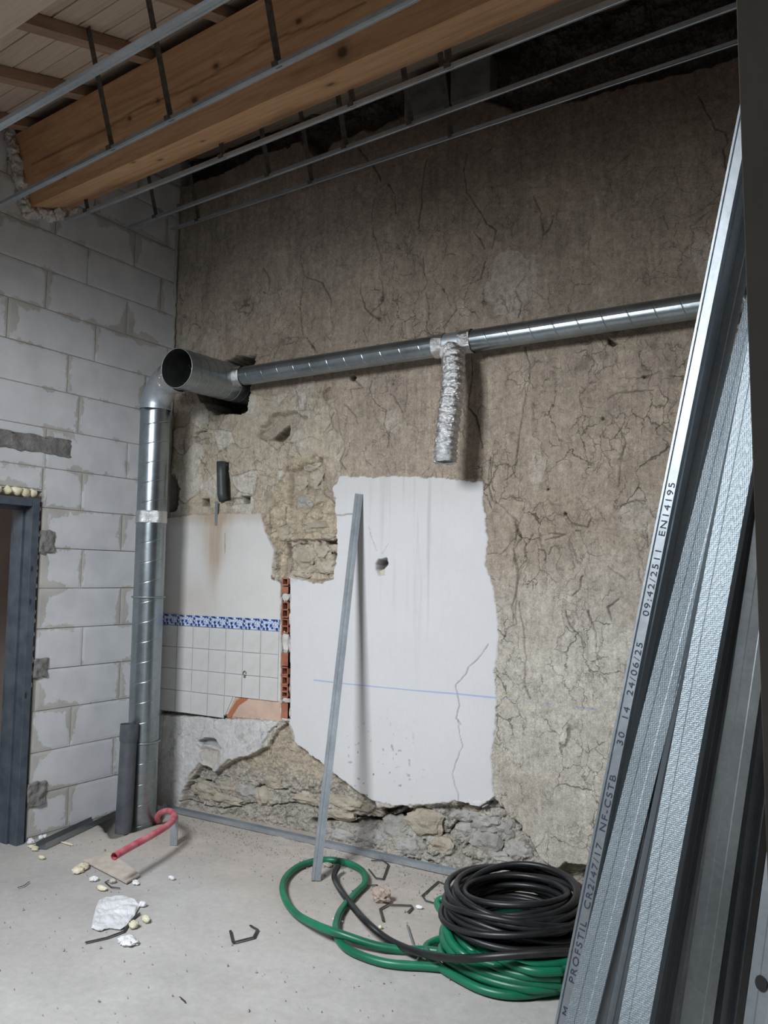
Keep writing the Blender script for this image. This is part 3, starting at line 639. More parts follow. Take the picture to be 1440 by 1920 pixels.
# stones showing in the broken places, each a piece of the wall
ST = [(375, 1485, 60, 32, 'o'), (418, 1478, 50, 36, 'o'), (452, 1490, 66, 34, 'g'), (485, 1500, 40, 44, 'o'), (410, 1502, 70, 18, 'o'), (505, 1470, 44, 26, 'o'), (560, 1500, 60, 24, 'o'), (640, 1510, 90, 30, 'o'), (625, 1528, 70, 26, 'o'), (690, 1530, 40, 18, 'o'),
      (555, 905, 34, 30, 'o'), (585, 895, 38, 40, 'o'), (560, 940, 36, 26, 'g'), (590, 935, 40, 20, 'o'), (575, 870, 44, 22, 'o'), (605, 910, 20, 24, 'o'),
      (595, 1036, 34, 30, 'o'), (620, 1027, 22, 16, 'o'), (560, 1045, 50, 44, 'o'), (600, 1065, 44, 26, 'o'), (555, 1075, 46, 18, 'o'), (610, 1005, 40, 16, 'o'),
      (590, 985, 60, 24, 'o'), (530, 1000, 34, 34, 'o'),
      (735, 1560, 70, 50, 'g'), (690, 1575, 60, 36, 'g'), (790, 1545, 66, 56, 'o'), (850, 1530, 60, 34, 'g'), (820, 1590, 60, 34, 'o'), (770, 1590, 54, 30, 'g'), (862, 1568, 40, 36, 'g'), (905, 1545, 64, 44, 'g'), (905, 1585, 60, 40, 'g'), (940, 1560, 44, 50, 'g'), (965, 1600, 48, 34, 'g'), (930, 1610, 44, 22, 'g'),
      (640, 1570, 54, 24, 'g'), (600, 1560, 40, 16, 'g'), (1040, 1640, 26, 14, 'o'), (1060, 1650, 24, 12, 'o'), (880, 1520, 44, 18, 'o'), (745, 1530, 40, 22, 'g'),
      (375, 815, 26, 20, 'o'), (382, 800, 18, 14, 'o'), (400, 762, 24, 14, 'o'), (438, 765, 26, 14, 'o'), (450, 676, 30, 12, 'o')]
for i, (px, py, wpx, hpx, kd) in enumerate(ST):
    x, z = W(px, py); s_ = F/ (np.dot(np.array([x, YW, z])-CAM, fw))
    ix = min(max(int((x-xs[0])/GS), 0), len(xs)-1); iz = min(max(int((z-zs[0])/GS), 0), len(zs)-1)
    win = h[max(0, iz-3):iz+4, max(0, ix-3):ix+4]; y = YW-float(np.median(win))
    if z < .03: z = .03
    mb = MB(); rx = wpx/s_/2*1.12; rz = hpx/s_/2
    lump(mb, (x, y+.016, z), (rx, min(.045, .5*min(rx, rz)+.016), rz), 70+i*1.3, 3, .38, 1.9)
    mb.build('stone', M['ochre' if kd == 'o' else 'greyrub'], wall_back, smooth=False)
# old grey blocks above the broken wall head
for i, (x0_, x1_, z0_) in enumerate([(-2.37, -2.08, 4.45), (-2.05, -1.79, 4.46)]):
    mb = MB(); mb.box(((x0_+x1_)/2, YW+.03, z0_+.13), x1_-x0_, .12, .25); mb.build('old_block', M['upblock'], wall_back, bevel=.008)

# ================================================================== LEFT WALL
LA = .04
def LX(y): return -4.318+LA*(y-4.18)
wdir = unit((LA, 1, 0)); wn = np.array([wdir[1], -wdir[0], 0])        # wn points into the room (+x)
def LP(y, z, off=0): return np.array([LX(y), y, z])+wn*off
wl = MB(); T = .2
def slab(y0, y1, z0, z1, o0=-T, o1=-.006):
    V = [LP(y, z, o) for y in (y0, y1) for z in (z0, z1) for o in (o0, o1)]
    wl.add(V, [(0, 1, 3, 2), (4, 6, 7, 5), (0, 4, 5, 1), (2, 3, 7, 6), (0, 2, 6, 4), (1, 5, 7, 3)])
slab(3.165, 4.8, -.2, 5.6); slab(-3.2, 3.165, 2.115, 5.6); slab(-3.2, 2.18, -.2, 2.115)
wall_left = wl.build('wall_left', M['adhesive'], kind='structure')
_bc = {}
def block_mesh(L, Hh):
    k = (round(L, 3), round(Hh, 3))
    if k in _bc: return _bc[k]
    nx = max(2, int(L/.02)); nz = max(2, int(Hh/.02)); bx = .003
    V = []; Fc = []; ed_ = []
    ys = np.linspace(0, L, nx+1); zz_ = np.linspace(0, Hh, nz+1)
    for i, y in enumerate(ys):
        for j, z in enumerate(zz_):
            e = i in (0, nx) or j in (0, nz)
            V.append((-.002 if e else 0, y+(bx if i == 0 else -bx if i == nx else 0), z+(bx if j == 0 else -bx if j == nz else 0)))
            ed_.append((min(y, L-y), min(z, Hh-z), 0))
    for i in range(nx):
        for j in range(nz): a = i*(nz+1)+j; Fc.append((a, a+nz+1, a+nz+2, a+1))
    b0 = len(V); cs_ = [(bx, bx), (L-bx, bx), (L-bx, Hh-bx), (bx, Hh-bx)]
    idx = [0, nx*(nz+1), nx*(nz+1)+nz, nz]
    for (y, z) in cs_: V.append((-.012, y, z)); ed_.append((0, 0, 0))
    for q in range(4): Fc.append((idx[q], b0+q, b0+(q+1) % 4, idx[(q+1) % 4]))
    me = mesh('block', V, Fc, M['block']); a = me.attributes.new('edge', 'FLOAT_VECTOR', 'POINT'); a.data.foreach_set('vector', np.array(ed_, np.float32).ravel())
    _bc[k] = me; return me
wang = -math.atan(LA)
offs = {13: 3.75, 14: 3.416, 11: 3.307, 10: 3.401, 9: 3.8, 8: 3.447, 6: 3.473, 7: 3.776, 4: 3.50, 5: 3.79, 2: 3.442, 3: 3.81, 1: 3.78, 12: 3.50, 0: 3.45, 15: 3.79, 16: 3.45, 17: 3.8, 18: 3.4, 19: 3.75}
for r in range(-1, 19):
    z0 = .015+.25*r if r >= 0 else -.05; z1 = .015+.25*(r+1)
    if r == -1: z1 = .015
    if r == -1: continue
    yj = offs.get(r, 3.5+(r % 2)*.3); js = [yj+.625*k for k in range(-7, 4)]
    for a, b_ in zip(js[:-1], js[1:]):
        a2, b2 = a, b_
        if b2 > 4.20: b2 = 4.20
        if a2 >= 4.16 or b2 < 1.3: continue
        if z0 < 2.11:
            if b2 < 3.2: continue
            a2 = max(a2, 3.165)
        zz0, zz1 = z0, z1
        if z0 < 2.115 < z1 and a < 3.165:
            zz0 = z0
        if b2-a2 < .03: continue
        o = obj('block', block_mesh(b2-a2, z1-z0), wall_left); q = LP(a2, z0, random.uniform(-.0015, .002)); o.location = q; o.rotation_euler = (0, 0, wang)
# row over the door, cut to the frame
for a2, b2 in ((2.545, 3.163), (1.92, 2.54)):
    o = obj('block', block_mesh(b2-a2, .14), wall_left); o.location = LP(a2, 2.125, 0); o.rotation_euler = (0, 0, wang)
# rough grey lintel end and mortar pockets
def patch(name, y0, y1, z0, z1, off, m_, seed, parent=wall_left, amp=.012, n=26):
    V = []; Fc = []
    for i in range(n+1):
        for j in range(n+1):
            u_ = i/n; v_ = j/n; y = y0+(y1-y0)*u_; z = z0+(z1-z0)*v_
            e = min(u_, 1-u_, v_, 1-v_)
            y += .012*mnoise.noise(Vector((y*30, z*30, seed)))*(e < .12); z += .014*mnoise.noise(Vector((y*30, z*30, seed+4)))*(e < .12)
            q = LP(y, z, -.004 if e == 0 else off+amp*mnoise.noise(Vector((y*28, z*28, seed+9)))); V.append(q)
    for i in range(n):
        for j in range(n): a = i*(n+1)+j; Fc.append((a, a+n+1, a+n+2, a+1))
    return obj(name, mesh(name, V, Fc, m_, True), parent)
patch('lintel', 2.0, 3.365, 2.352, 2.462, .008, M['concrete'], 3, n=40)
patch('mortar_patch', 3.150, 3.262, 1.73, 1.875, .012, M['concrete'], 11)
patch('mortar_patch', 3.150, 3.255, .965, 1.085, .012, M['concrete'], 17)
patch('mortar_patch', 3.150, 3.285, .19, .34, .012, M['concrete'], 23)
# mortar bead down the corner
mb = MB(); rn = random.Random(4)
P = [np.array([LX(4.17)+.006+rn.uniform(-.004, .004), 4.165+rn.uniform(-.004, .004), z]) for z in np.arange(2.2, 4.4, .035)]
V, Fc = tube(P, .014, 6, rfun=lambda i, j: .012+.008*abs(mnoise.noise(Vector((i*.7, j, 2))))); mb.add(V, Fc); mb.build('corner_mortar', M['adhesive'], wall_left, True)

# door frame, blue-grey metal, with stepped jamb
df = MB()
def dbox(y0, y1, z0, z1, o0, o1, mb):
    V = [LP(y, z, o) for y in (y0, y1) for z in (z0, z1) for o in (o0, o1)]
    mb.add(V, [(0, 1, 3, 2), (4, 6, 7, 5), (0, 4, 5, 1), (2, 3, 7, 6), (0, 2, 6, 4), (1, 5, 7, 3)])
JY = 3.138; HZ = 2.065
dbox(JY-.050, JY, -.03, HZ, -.055, .022, df); dbox(JY-.066, JY-.012, -.03, HZ-.016, -.15, -.055, df); dbox(JY-.040, JY-.006, -.03, HZ, -.21, -.15, df)
dbox(2.20, JY-.052, HZ-.05, HZ, -.055, .022, df); dbox(2.20, JY-.068, HZ-.066, HZ-.012, -.15, -.055, df); dbox(2.20, JY-.042, HZ-.040, HZ-.006, -.21, -.15, df)
dbox(2.20, 2.25, -.03, HZ-.052, -.055, .022, df)
door = df.build('door_1', M['frame'], kind='structure', bevel=.003)
for z in (1.62, 1.42, .86):
    mb = MB(); dbox(JY-.040, JY-.034, z, z+.03, .020, .026, mb); mb.build('hinge_slot', M['darkhole'], door)
# wall seen beyond the door and its ceiling
mb = MB(); mb.box((-5.75, 2.8, 1.2), .1, 4.4, 2.9); mb.build('wall_hall', M['hall'], kind='structure')
mb = MB(); mb.box((-5.1, 4.62, 1.2), 1.3, .1, 2.9); mb.build('wall_hall_end', M['hall'], kind='structure')
mb = MB(); mb.box((-5.1, 2.8, 2.68), 1.3, 4.4, .1); mb.build('trim_1', M['hall'], kind='structure')

# yellow foam over the frame
foam_top = empty('foam_bead', (LX(2.9), 2.9, 2.09), 'bead of yellow expanding foam bulging above the grey door frame', 'foam')
mb = MB()
for i, (y, r_) in enumerate([(2.70, .05), (2.78, .055), (2.86, .04), (2.93, .03), (2.985, .042), (3.04, .048), (3.09, .036)]):
    lump(mb, LP(y, 2.098, .004), (.035, r_*.8, .026), 90+i, 2, .4, 2)
mb.build('bead', M['foamy'], foam_top, True)
mb = MB()
for i in range(16): lump(mb, LP(3.150, .95+i*.07+random.uniform(-.02, .02), .0), (.008, .006, .02), 120+i, 1, .5, 2)
mb.build('side_bead', M['foamy'], foam_top, True, kind='stuff')

# ================================================================== FLOOR
def axis(a, b, f0, f1, fs, cs_=.25):
    return np.unique(np.round(np.concatenate([np.arange(a, f0, cs_), np.arange(f0, f1, fs), np.arange(f1, b+cs_, cs_)]), 4))
fx = axis(-6.0, 3.2, -4.6, -.8, .02); fy = axis(-3.2, 4.62, 1.7, 4.3, .02)
FX, FY = np.meshgrid(fx, fy)
fbg = fbm(FX*.9, FY*.9, 601, 4); fmd = fbm(FX*4, FY*4, 611, 5); ffn = fbm(FX*22, FY*22, 621, 3)
FZ = .004*fbg*0+.0012*ffn+.0015*fmd-.0035
wallside = sstep(3.5, 4.05, FY+.12*fmd)*sstep(-3.9, -3.6, FX)*sstep(-.6, -1.2, FX)
FZ += .006*wallside*np.clip(ffn+fmd, 0, 1)
pit = [onz(*p)[:2] for p in ((176, 1528), (212, 1570), (302, 1541), (306, 1512), (240, 1500), (150, 1500))]
sP = sdf(FX, FY, pit)+.015*ffn; FZ -= .12*sstep(.012, -.015, sP)
o1 = np.ones(FX.shape+(1,))
fc = C(.47, .452, .437)*o1*(1+.10*fbg+.13*fmd)[..., None]
fc = lerp(fc, C(.455, .405, .36)*o1*(1+.14*fmd)[..., None], sstep(2.9, 3.7, FY+.35*fbg+.2*fmd)*.85)
fc = lerp(fc, C(.56, .55, .54)*o1, sstep(.25, .7, fbm(FX*1.6+5, FY*1.6, 631, 5))*.45)
fc = lerp(fc, C(.42, .37, .33)*o1, sstep(.42, .7, fbm(FX*5+5, FY*5, 641, 4))*.4)
fc = fc*(1-.4*sstep(.01, -.01, sP))[..., None]
me = grid_mesh('floor', FX, FY, FZ, np.concatenate([fc, np.full(FX.shape+(1,), .8)], -1), M['floor'])
floor = obj('floor', me, kind='structure')
M['unseen'] = simple('dark_unseen_wall', (.13, .12, .11), (.19, .175, .16), 2, .9, 0, .1)  # unseen walls coloured dark to cut the bounced light
mb = MB(); mb.box((2.6, .7, 2.2), .2, 7.8, 5.2); mb.build('wall_right', M['unseen'], kind='structure')
mb = MB(); mb.box((-1.0, -3.1, 2.2), 7.4, .2, 5.2); mb.build('wall_rear', M['unseen'], kind='structure')
mb = MB(); mb.box((1.3, YW+.12, 2.7), 2.9, .2, 6.2); mb.build('wall_back_extension', M['unseen'], kind='structure')
mb = MB(); mb.box((-2.0, YW+.52, 2.7), 5.2, .06, 6.2); mb.build('wall_back_core', M['darkhole'], kind='structure')

# ================================================================== ROOF
RB = (e1, e2, en)
KB0, KB1 = .08, .505          # underside and top of the purlins
KR = .565                     # underside of the planks
ceiling = MB(); ceiling.box(RP(3.4, -3.0, KR+.07), 8.4, 9.2, .06, RB)
# opening for the skylight is framed by leaving the deck as four slabs
ceiling = MB()
def deck(u0, u1, v0, v1, k0=KR+.028, k1=KR+.07): ceiling.box(RP((u0+u1)/2, (v0+v1)/2, (k0+k1)/2), u1-u0, v1-v0, k1-k0, RB)
SU0, SU1, SV0, SV1 = 1.7, 2.8, -4.6, -3.3
deck(-.6, SU0, -7.6, 1.0); deck(SU1, 7.4, -7.6, 1.0); deck(SU0, SU1, -7.6, SV0); deck(SU0, SU1, SV1, 1.0)
ceil_o = ceiling.build('ceiling', M['rafter'], kind='structure')
PWD = .142
for i in range(27):
    v0 = .62-PWD*(i+1)
    mb = MB(); L = 6.2
    mb.box((0, 0, 0), L, PWD-.006, .024, None)
    o = mb.build('plank', M['plank'], ceil_o, bevel=.003)
    c_ = RP(L/2-.25+random.uniform(-.06, .06)*0, v0+PWD/2, KR+.013+random.uniform(0, .002))
    if SV0-.1 < v0 < SV1: continue_ = True
    o.matrix_local = Matrix(((e1[0], e2[0], en[0], c_[0]), (e1[1], e2[1], en[1], c_[1]), (e1[2], e2[2], en[2], c_[2]), (0, 0, 0, 1)))
def place(o, c_):
    o.matrix_world = Matrix(((e1[0], e2[0], en[0], c_[0]), (e1[1], e2[1], en[1], c_[1]), (e1[2], e2[2], en[2], c_[2]), (0, 0, 0, 1)))
# rafters
raf_u = [.72+.56*k for k in range(-2, 10)]
mb = MB(); mb.box((0, 0, 0), .07, 3.55, KR-KB1-.002); rme = mesh('rafter', mb.V, mb.F, M['rafter'])
for i, u_ in enumerate(raf_u):
    if u_ < .02: continue
    o = obj('rafter', rme); place(o, RP(u_, -1.60, (KB1+KR)/2+.0))
    nr_ = globals().get('nr_', -1)+1; tag(o, 'brown timber rafter above the big beam, '+['first','second','third','fourth','fifth','sixth','seventh','eighth','ninth','tenth','eleventh'][nr_]+' from the block wall', 'rafter', 'roof rafters')
# big purlin
bh = KB1-KB0-.002; ly = np.linspace(-2.8, 2.8, 561); per = [(-.131, bh/2-i*.01) for i in range(int(bh/.01)+1)]+[(-.131, -bh/2)]+[(-.131+i*.01, -bh/2) for i in range(1, 27)]+[(.131, -bh/2), (.131, bh/2)]
GX, GP = np.meshgrid(ly, np.arange(len(per))); PY = np.array([p[0] for p in per])[GP]; PZ = np.array([p[1] for p in per])[GP]
cB = RP(2.80, -.965, (KB0+KB1)/2)
def on_plane(px, py, v=None, k=None):
    N_, Q_ = (e2, RP(0, -.965-.131, 0)) if v is not None else (en, RP(0, 0, KB0))
    d = ray(px, py); q = CAM+d*(np.dot(Q_-CAM, N_)/np.dot(d, N_))-cB; return q@e1, q@e2, q@en
tb = np.ones(GX.shape)
sidef = (PY < -.13)
ck = [on_plane(*p, v=1) for p in [(60, 310), (130, 275), (201, 237), (258, 208), (325, 178), (371, 154), (480, 95), (500, 83), (560, 60), (620, 32), (683, 0)]]
dck = pdist(GX, PZ, [(a, c_+.012*math.sin(a*7)) for a, b_, c_ in ck], .08); tb *= 1-.55*sidef*sstep(.009, .002, dck)
for px, py, r_ in ((405, 124, .018), (365, 188, .022), (296, 189, .014), (243, 222, .015), (642, 98, .03), (190, 285, .012), (560, 40, .016), (120, 330, .014)):
    a, b_, c_ = on_plane(px, py, v=1); dd = np.hypot((GX-a)*.8, PZ-c_); tb *= 1-sidef*(.6*sstep(r_, r_*.5, dd)+.2*sstep(r_*2, r_, dd))
for px, py, r_ in ((453, 204, .016), (808, 43, .022), (620, 159, .018), (300, 300, .014), (250, 305, .012), (380, 265, .012)):
    a, b_, c_ = on_plane(px, py, k=1); dd = np.hypot((GX-a)*.6, PY-b_); tb *= 1-(PZ < -bh/2+.001)*(.6*sstep(r_, r_*.5, dd)+.2*sstep(r_*2, r_, dd))
blot = sstep(.2, .6, fbm(GX*2.2, GP*.045, 701, 4)); tb *= 1-.22*blot
me = grid_mesh('beam', GX, PY, PZ, np.stack([tb, tb, tb, np.ones_like(tb)], -1), M['beam'], smooth=False); o = obj('beam', me)
place(o, cB); tag(o, 'large square-sawn orange-brown wooden beam crossing under the roof', 'beam')
mb = MB(); mb.box((0, 0, 0), 5.6, .262, KB1-KB0-.002); o = mb.build('beam', M['plank'], bevel=.006)
place(o, RP(2.80, -2.515, (KB0+KB1)/2)); tag(o, 'pale wooden beam nearest the camera in the top left corner', 'beam')
# foam collar around the beam end
fo = empty('foam_collar', tuple(RP(.03, -.96, .1)), 'white expanding foam packed around the end of the big beam', 'foam')
mb = MB(); rn = random.Random(9); q = 0
def ring(u_, v_, k_, r_):
    global q; q += 1; lump(mb, RP(u_, v_, k_), (r_*.8, r_*1.15, r_*1.15), 150+q*1.7, 3, .75, 1.9)
for k_ in np.arange(.05, .56, .026): ring(.035+rn.uniform(-.01, .01), -1.115+rn.uniform(-.012, .006), k_, rn.uniform(.022, .04))
for v_ in np.arange(-1.11, -.80, .024): ring(.035+rn.uniform(-.01, .012), v_, .055+rn.uniform(-.012, .006), rn.uniform(.022, .036))
for v_ in np.arange(-.90, -.80, .022): ring(.07+rn.uniform(-.01, .012), v_, .07+rn.uniform(-.012, .016), rn.uniform(.03, .04))
for k_ in np.arange(.05, .52, .04): ring(.035, -.82+rn.uniform(-.01, .012), k_, rn.uniform(.022, .034))
mb.build('foam', M['foamw'], fo, True)
# suspended-ceiling rails (furring channels) and their straps
def channel_section(wd=.047, dp=.017, lip=.006, t_=.0012):
    return offset_open([(-wd/2+lip, dp), (-wd/2, dp), (-wd/2, 0), (-wd*.18, 0), (-wd*.14, .0025), (wd*.14, .0025), (wd*.18, 0), (wd/2, 0), (wd/2, dp), (wd/2-lip, dp)], t_)
RAILS = [(-.15, -2.085, 4.4, -2.085, 'nearest and brightest'), (.02, -1.44, 4.4, -1.565, 'crossing the face of the big beam'), (.09, -.89, 5.4, -.775, 'just beyond the big beam'),
         (.03, -.36, 5.4, -.25, 'second from the old wall'), (.07, -.0, 5.4, .285, 'closest to the old wall')]
sec = channel_section(.045, .015)
for i, (u0, v0, u1, v1, wh) in enumerate(RAILS):
    u0 = max(u0, .03)
    A_ = RP(u0, v0, .0); B_ = RP(u1, v1, .0)
    ax = unit(B_-A_); yd = unit(en-ax*np.dot(en, ax)); xd = np.cross(yd, ax)
    V, Fc = prism(sec, A_, B_, xd, yd); mb = MB(); mb.add(V, Fc); o = mb.build('ceiling_rail', M['galv'])
    tag(o, 'galvanised ceiling rail '+wh, 'metal rail', 'suspended ceiling rails')
mb0 = None
def hanger(u_, v_, lean=0, k1=None, wd=.026):
    for u2 in raf_u:
        if abs(u_-u2) < .056: u_ = u2+(.057 if u_ >= u2 else -.057)
    e = empty('hanger', tuple(RP(u_, v_, .02)), '', 'hanger', 'ceiling hangers')
    k1 = k1 or KR
    A_ = RP(u_, v_, .004); B_ = RP(u_-lean, v_, k1-.004); ax = unit(B_-A_); xd = unit(e1-ax*np.dot(e1, ax)); yd = np.cross(ax, xd)
    mb = MB(); V, Fc = prism([(-wd/2, -.001), (wd/2, -.001), (wd/2, .001), (-wd/2, .001)], A_, B_, xd, yd); mb.add(V, Fc); mb.build('strap', M['darksteel'], e)
    mb = MB(); c0 = RP(u_, v_, .012)
    mb.box(c0, .034, .052, .02, RB); mb.build('clip', M['darksteel'], e)
    mb = MB()
    for s_ in (.03, .055): mb.box(B_-ax*s_+yd*.002, .006, .006, .006)
    mb.build('screw', M['galv'], e)
    return e
# straps: (rail, u)
def on_rail(px, py):
    p_ = P0; d = ray(px, py); q = CAM+d*(np.dot(P0-CAM, en)/np.dot(d, en)); return float((q-P0)@e1)
names = ['crossing the big beam', 'just beyond the big beam', 'second from the old wall', 'closest to the old wall']; ords = ['first', 'second', 'third', 'fourth', 'fifth']
for ri, pxs in ((1, ((198, 285), (328, 221), (503, 134))), (2, ((168, 399), (420, 298), (678, 195), (845, 130))), (3, ((288, 409), (497, 333), (640, 278), (773, 230))), (4, ((377, 416), (583, 345), (860, 253)))):
    for j, p_ in enumerate(pxs):
        u_ = on_rail(*p_); u0, v0, u1, v1, wh = RAILS[ri]; v_ = v0+(v1-v0)*(u_-u0)/(u1-u0)
        e = hanger(u_, v_, 0, wd=.034)
        e['label'] = 'dark strap hanger, '+ords[j]+' from left on the rail '+names[ri-1]

# ================================================================== DUCTS
def spiral(A_, B_, r, pitch, n=36, ridge=.0022, phase=0, inner=None):
    A_ = np.array(A_, float); B_ = np.array(B_, float); L = np.linalg.norm(B_-A_); ax = (B_-A_)/L
    ref = np.array([0, 0, 1.]) if abs(ax[2]) < .9 else np.array([1., 0, 0]); N = unit(np.cross(ax, ref)); Bn = np.cross(ax, N)
    prof = [(-.0025, r), (0, r), (.0012, r+ridge), (.0040, r+ridge), (.0052, r), (.0077, r)]
    ss = []
    k = -2
    while k*pitch < L+pitch:
        for s_, rr in prof: ss.append((k*pitch+s_, rr))
        ss.append(((k+.35)*pitch, r)); ss.append(((k+.7)*pitch, r)); k += 1
    V = []; Fc = []; m_ = n+1
    for s_, rr in ss:
        for j in range(m_):
            a = 2*math.pi*j/n; s2 = min(max(s_+pitch*j/n+phase, 0), L)
            V.append(A_+ax*s2+(N*math.cos(a)+Bn*math.sin(a))*rr)
    for i in range(len(ss)-1):
        for j in range(n):
            Fc.append((i*m_+j, i*m_+j+1, (i+1)*m_+j+1, (i+1)*m_+j))
    return V, Fc
def ringtube(A_, B_, r0, amp, seed, n=40, seg=10):
    P = [np.array(A_)+(np.array(B_)-np.array(A_))*i/seg for i in range(seg+1)]
    return tube(P, r0, n, False, rfun=lambda i, j: r0+amp*mnoise.noise(Vector((math.cos(2*math.pi*j/n)*4, math.sin(2*math.pi*j/n)*4, i*.9+seed))))
# riser
RX, RY = -4.080, 3.80
ris = empty('duct_riser', (RX, RY, 0), 'vertical galvanised spiral duct standing in the corner and bending at its top', 'duct')
mb = MB(); V, Fc = spiral((RX, RY, -.10), (RX, RY, 1.98), .098, .13, phase=.02, ridge=-.0010); mb.add(V, Fc); mb.build('pipe', M['duct'], ris, True)
mb = MB(); V, Fc = spiral((RX, RY, 1.96), (RX, RY, 2.72), .0985, .13, phase=.05, ridge=-.0010); mb.add(V, Fc); mb.build('pipe', M['duct'], ris, True)
mb = MB(); V, Fc = ringtube((RX, RY, 1.95), (RX, RY, 2.03), .1025, .004, 1); mb.add(V, Fc); mb.build('foil_tape', M['foil'], ris, True, label='band of crinkled silver foil tape')
# elbow up and to the right
TP = np.array([-3.80, 3.77, 2.955]); cen = []
for i in range(17):
    a = math.pi/2*i/16; cen.append(np.array([RX+.20*(1-math.cos(a)), RY-.03*(1-math.cos(a)), 2.72+.20*math.sin(a)]))
cen.append(np.array([-3.835, 3.77, 2.93]))
mb = MB(); V, Fc = tube(cen, .1, 36, False, rfun=lambda i, j: .1+(.003 if i in (0, 1, 15) else 0)); mb.add(V, Fc); mb.build('elbow', M['galv'], ris, True, label='smooth pressed steel elbow')
mb = MB(); V, Fc = ringtube(cen[13], cen[16]+np.array([.03, 0, .0]), .105, .006, 4); mb.add(V, Fc); mb.build('foil_tape', M['foil'], ris, True)
for z in (1.46, .52):
    mb = MB(); V, Fc = tube([(RX+.105*math.cos(a), RY+.105*math.sin(a), z) for a in np.linspace(0, 2*math.pi, 40)], .006, 8, False); mb.add(V, Fc)
    mb.box((RX-.12, RY+.03, z), .05, .01, .02); mb.build('clamp', M['studgrey'], ris, True)
# large open duct entering the wall
BD0 = np.array([-3.69, 3.60, 2.915]); BD1 = np.array([-3.745, 4.45, 2.960]); rb = .127
big_d = empty('large_duct', tuple(BD0), 'large galvanised duct with an open end poking out of a hole in the old wall', 'duct')
mb = MB(); V, Fc = spiral(BD0, BD1, rb, .085, 44, .0022); mb.add(V, Fc); mb.build('pipe', M['duct'], big_d, True)
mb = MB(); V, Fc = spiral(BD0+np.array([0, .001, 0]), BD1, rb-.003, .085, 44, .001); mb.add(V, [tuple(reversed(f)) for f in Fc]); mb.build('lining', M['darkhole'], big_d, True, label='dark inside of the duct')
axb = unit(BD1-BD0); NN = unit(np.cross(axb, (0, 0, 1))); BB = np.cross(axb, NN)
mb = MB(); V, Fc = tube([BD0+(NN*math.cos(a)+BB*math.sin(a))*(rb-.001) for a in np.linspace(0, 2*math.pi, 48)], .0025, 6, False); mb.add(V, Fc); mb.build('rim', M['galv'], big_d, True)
mb = MB(); mb.add([BD1-axb*.1+(NN*math.cos(a)+BB*math.sin(a))*(rb-.002) for a in np.linspace(0, 2*math.pi, 24, endpoint=False)], [tuple(range(24))]); mb.build('shade_disc', M['darkhole'], big_d)  # black disc closing the bore, added for the dark inside the duct
for i in range(5):
    a = .5+i*1.1; q0 = BD0+axb*(.08+.05*i)+(NN*math.cos(a)+BB*math.sin(a))*(rb-.004); mb = MB()
    V, Fc = tube([q0, q0-(NN*math.cos(a+.8)+BB*math.sin(a+.5))*.035+axb*.02], .0012, 5); mb.add(V, Fc); mb.build('tape_tail', M['foil'], big_d)
# horizontal duct
HD0 = np.array([-3.60, 4.06, 2.948]); HD1 = np.array([-.42, 4.06, 2.958]); hr = .0625; hx = unit(HD1-HD0)
tx = ony(851, 640, 4.06)[0]
hd = empty('horizontal_duct', tuple(HD0), 'long thin galvanised spiral duct running along the old wall', 'duct')
tA = HD0+hx*(tx-.085-HD0[0]); tB = HD0+hx*(tx+.085-HD0[0])
mb = MB(); V, Fc = spiral(HD0, tA, hr, .13, 30, -.0010); mb.add(V, Fc); mb.build('pipe', M['duct'], hd, True)
mb = MB(); V, Fc = spiral(tB, HD1, hr, .13, 30, -.0010); mb.add(V, Fc); mb.build('pipe', M['duct'], hd, True)
mb = MB(); V, Fc = tube([tA-hx*.02, tA, tA+hx*.001, tB-hx*.001, tB, tB+hx*.02], hr+.002, 30, False); mb.add(V, Fc)
V, Fc = tube([HD0+hx*(tx-HD0[0]), HD0+hx*(tx-HD0[0])+np.array([0, -.045, -.085])], .056, 24, False); mb.add(V, Fc); mb.build('tee', M['galv'], hd, True, label='smooth steel tee with a downward branch')
for s_, c0 in ((0, tA), (1, tB), (2, HD0+hx*.03)):
    mb = MB(); V, Fc = ringtube(c0-hx*.035, c0+hx*.035, hr+.006, .006, 9+s_*3, 32, 6); mb.add(V, Fc); mb.build('foil_tape', M['foil'], hd, True)
# foil flexible duct
pts = [HD0+hx*(tx-HD0[0])+np.array([0, -.035, -.06]), ony(850, 672, 3.975), ony(849, 720, 3.94), ony(842, 780, 3.915), ony(836, 830, 3.905), ony(835, 868, 3.90)]
P = catmull(pts, 44); n_ = 36
_jit = np.random.RandomState(3).uniform(-.0012, .0012, (250, 40))
def rf(i, j): return .063+.009*(abs(math.sin(i*math.pi/12))-.6)+.0035*mnoise.noise(Vector((i*.35, math.cos(j*2*math.pi/n_)*5, math.sin(j*2*math.pi/n_)*5)))+.0025*mnoise.noise(Vector((i*.9, math.cos(j*2*math.pi/n_)*12, math.sin(j*2*math.pi/n_)*12)))+_jit[i % 250, j % 40]
mb = MB(); V, Fc = tube(P, .066, n_, False, rf); mb.add(V, Fc); V, Fc = tube(P, .06, n_, False, lambda i, j: rf(i, j)-.004); mb.add(V, [tuple(reversed(f)) for f in Fc])
fl = mb.build('flexible_duct', M['foil'], smooth=False); tag(fl, 'crinkled silver foil flexible duct hanging down from the horizontal duct', 'duct')
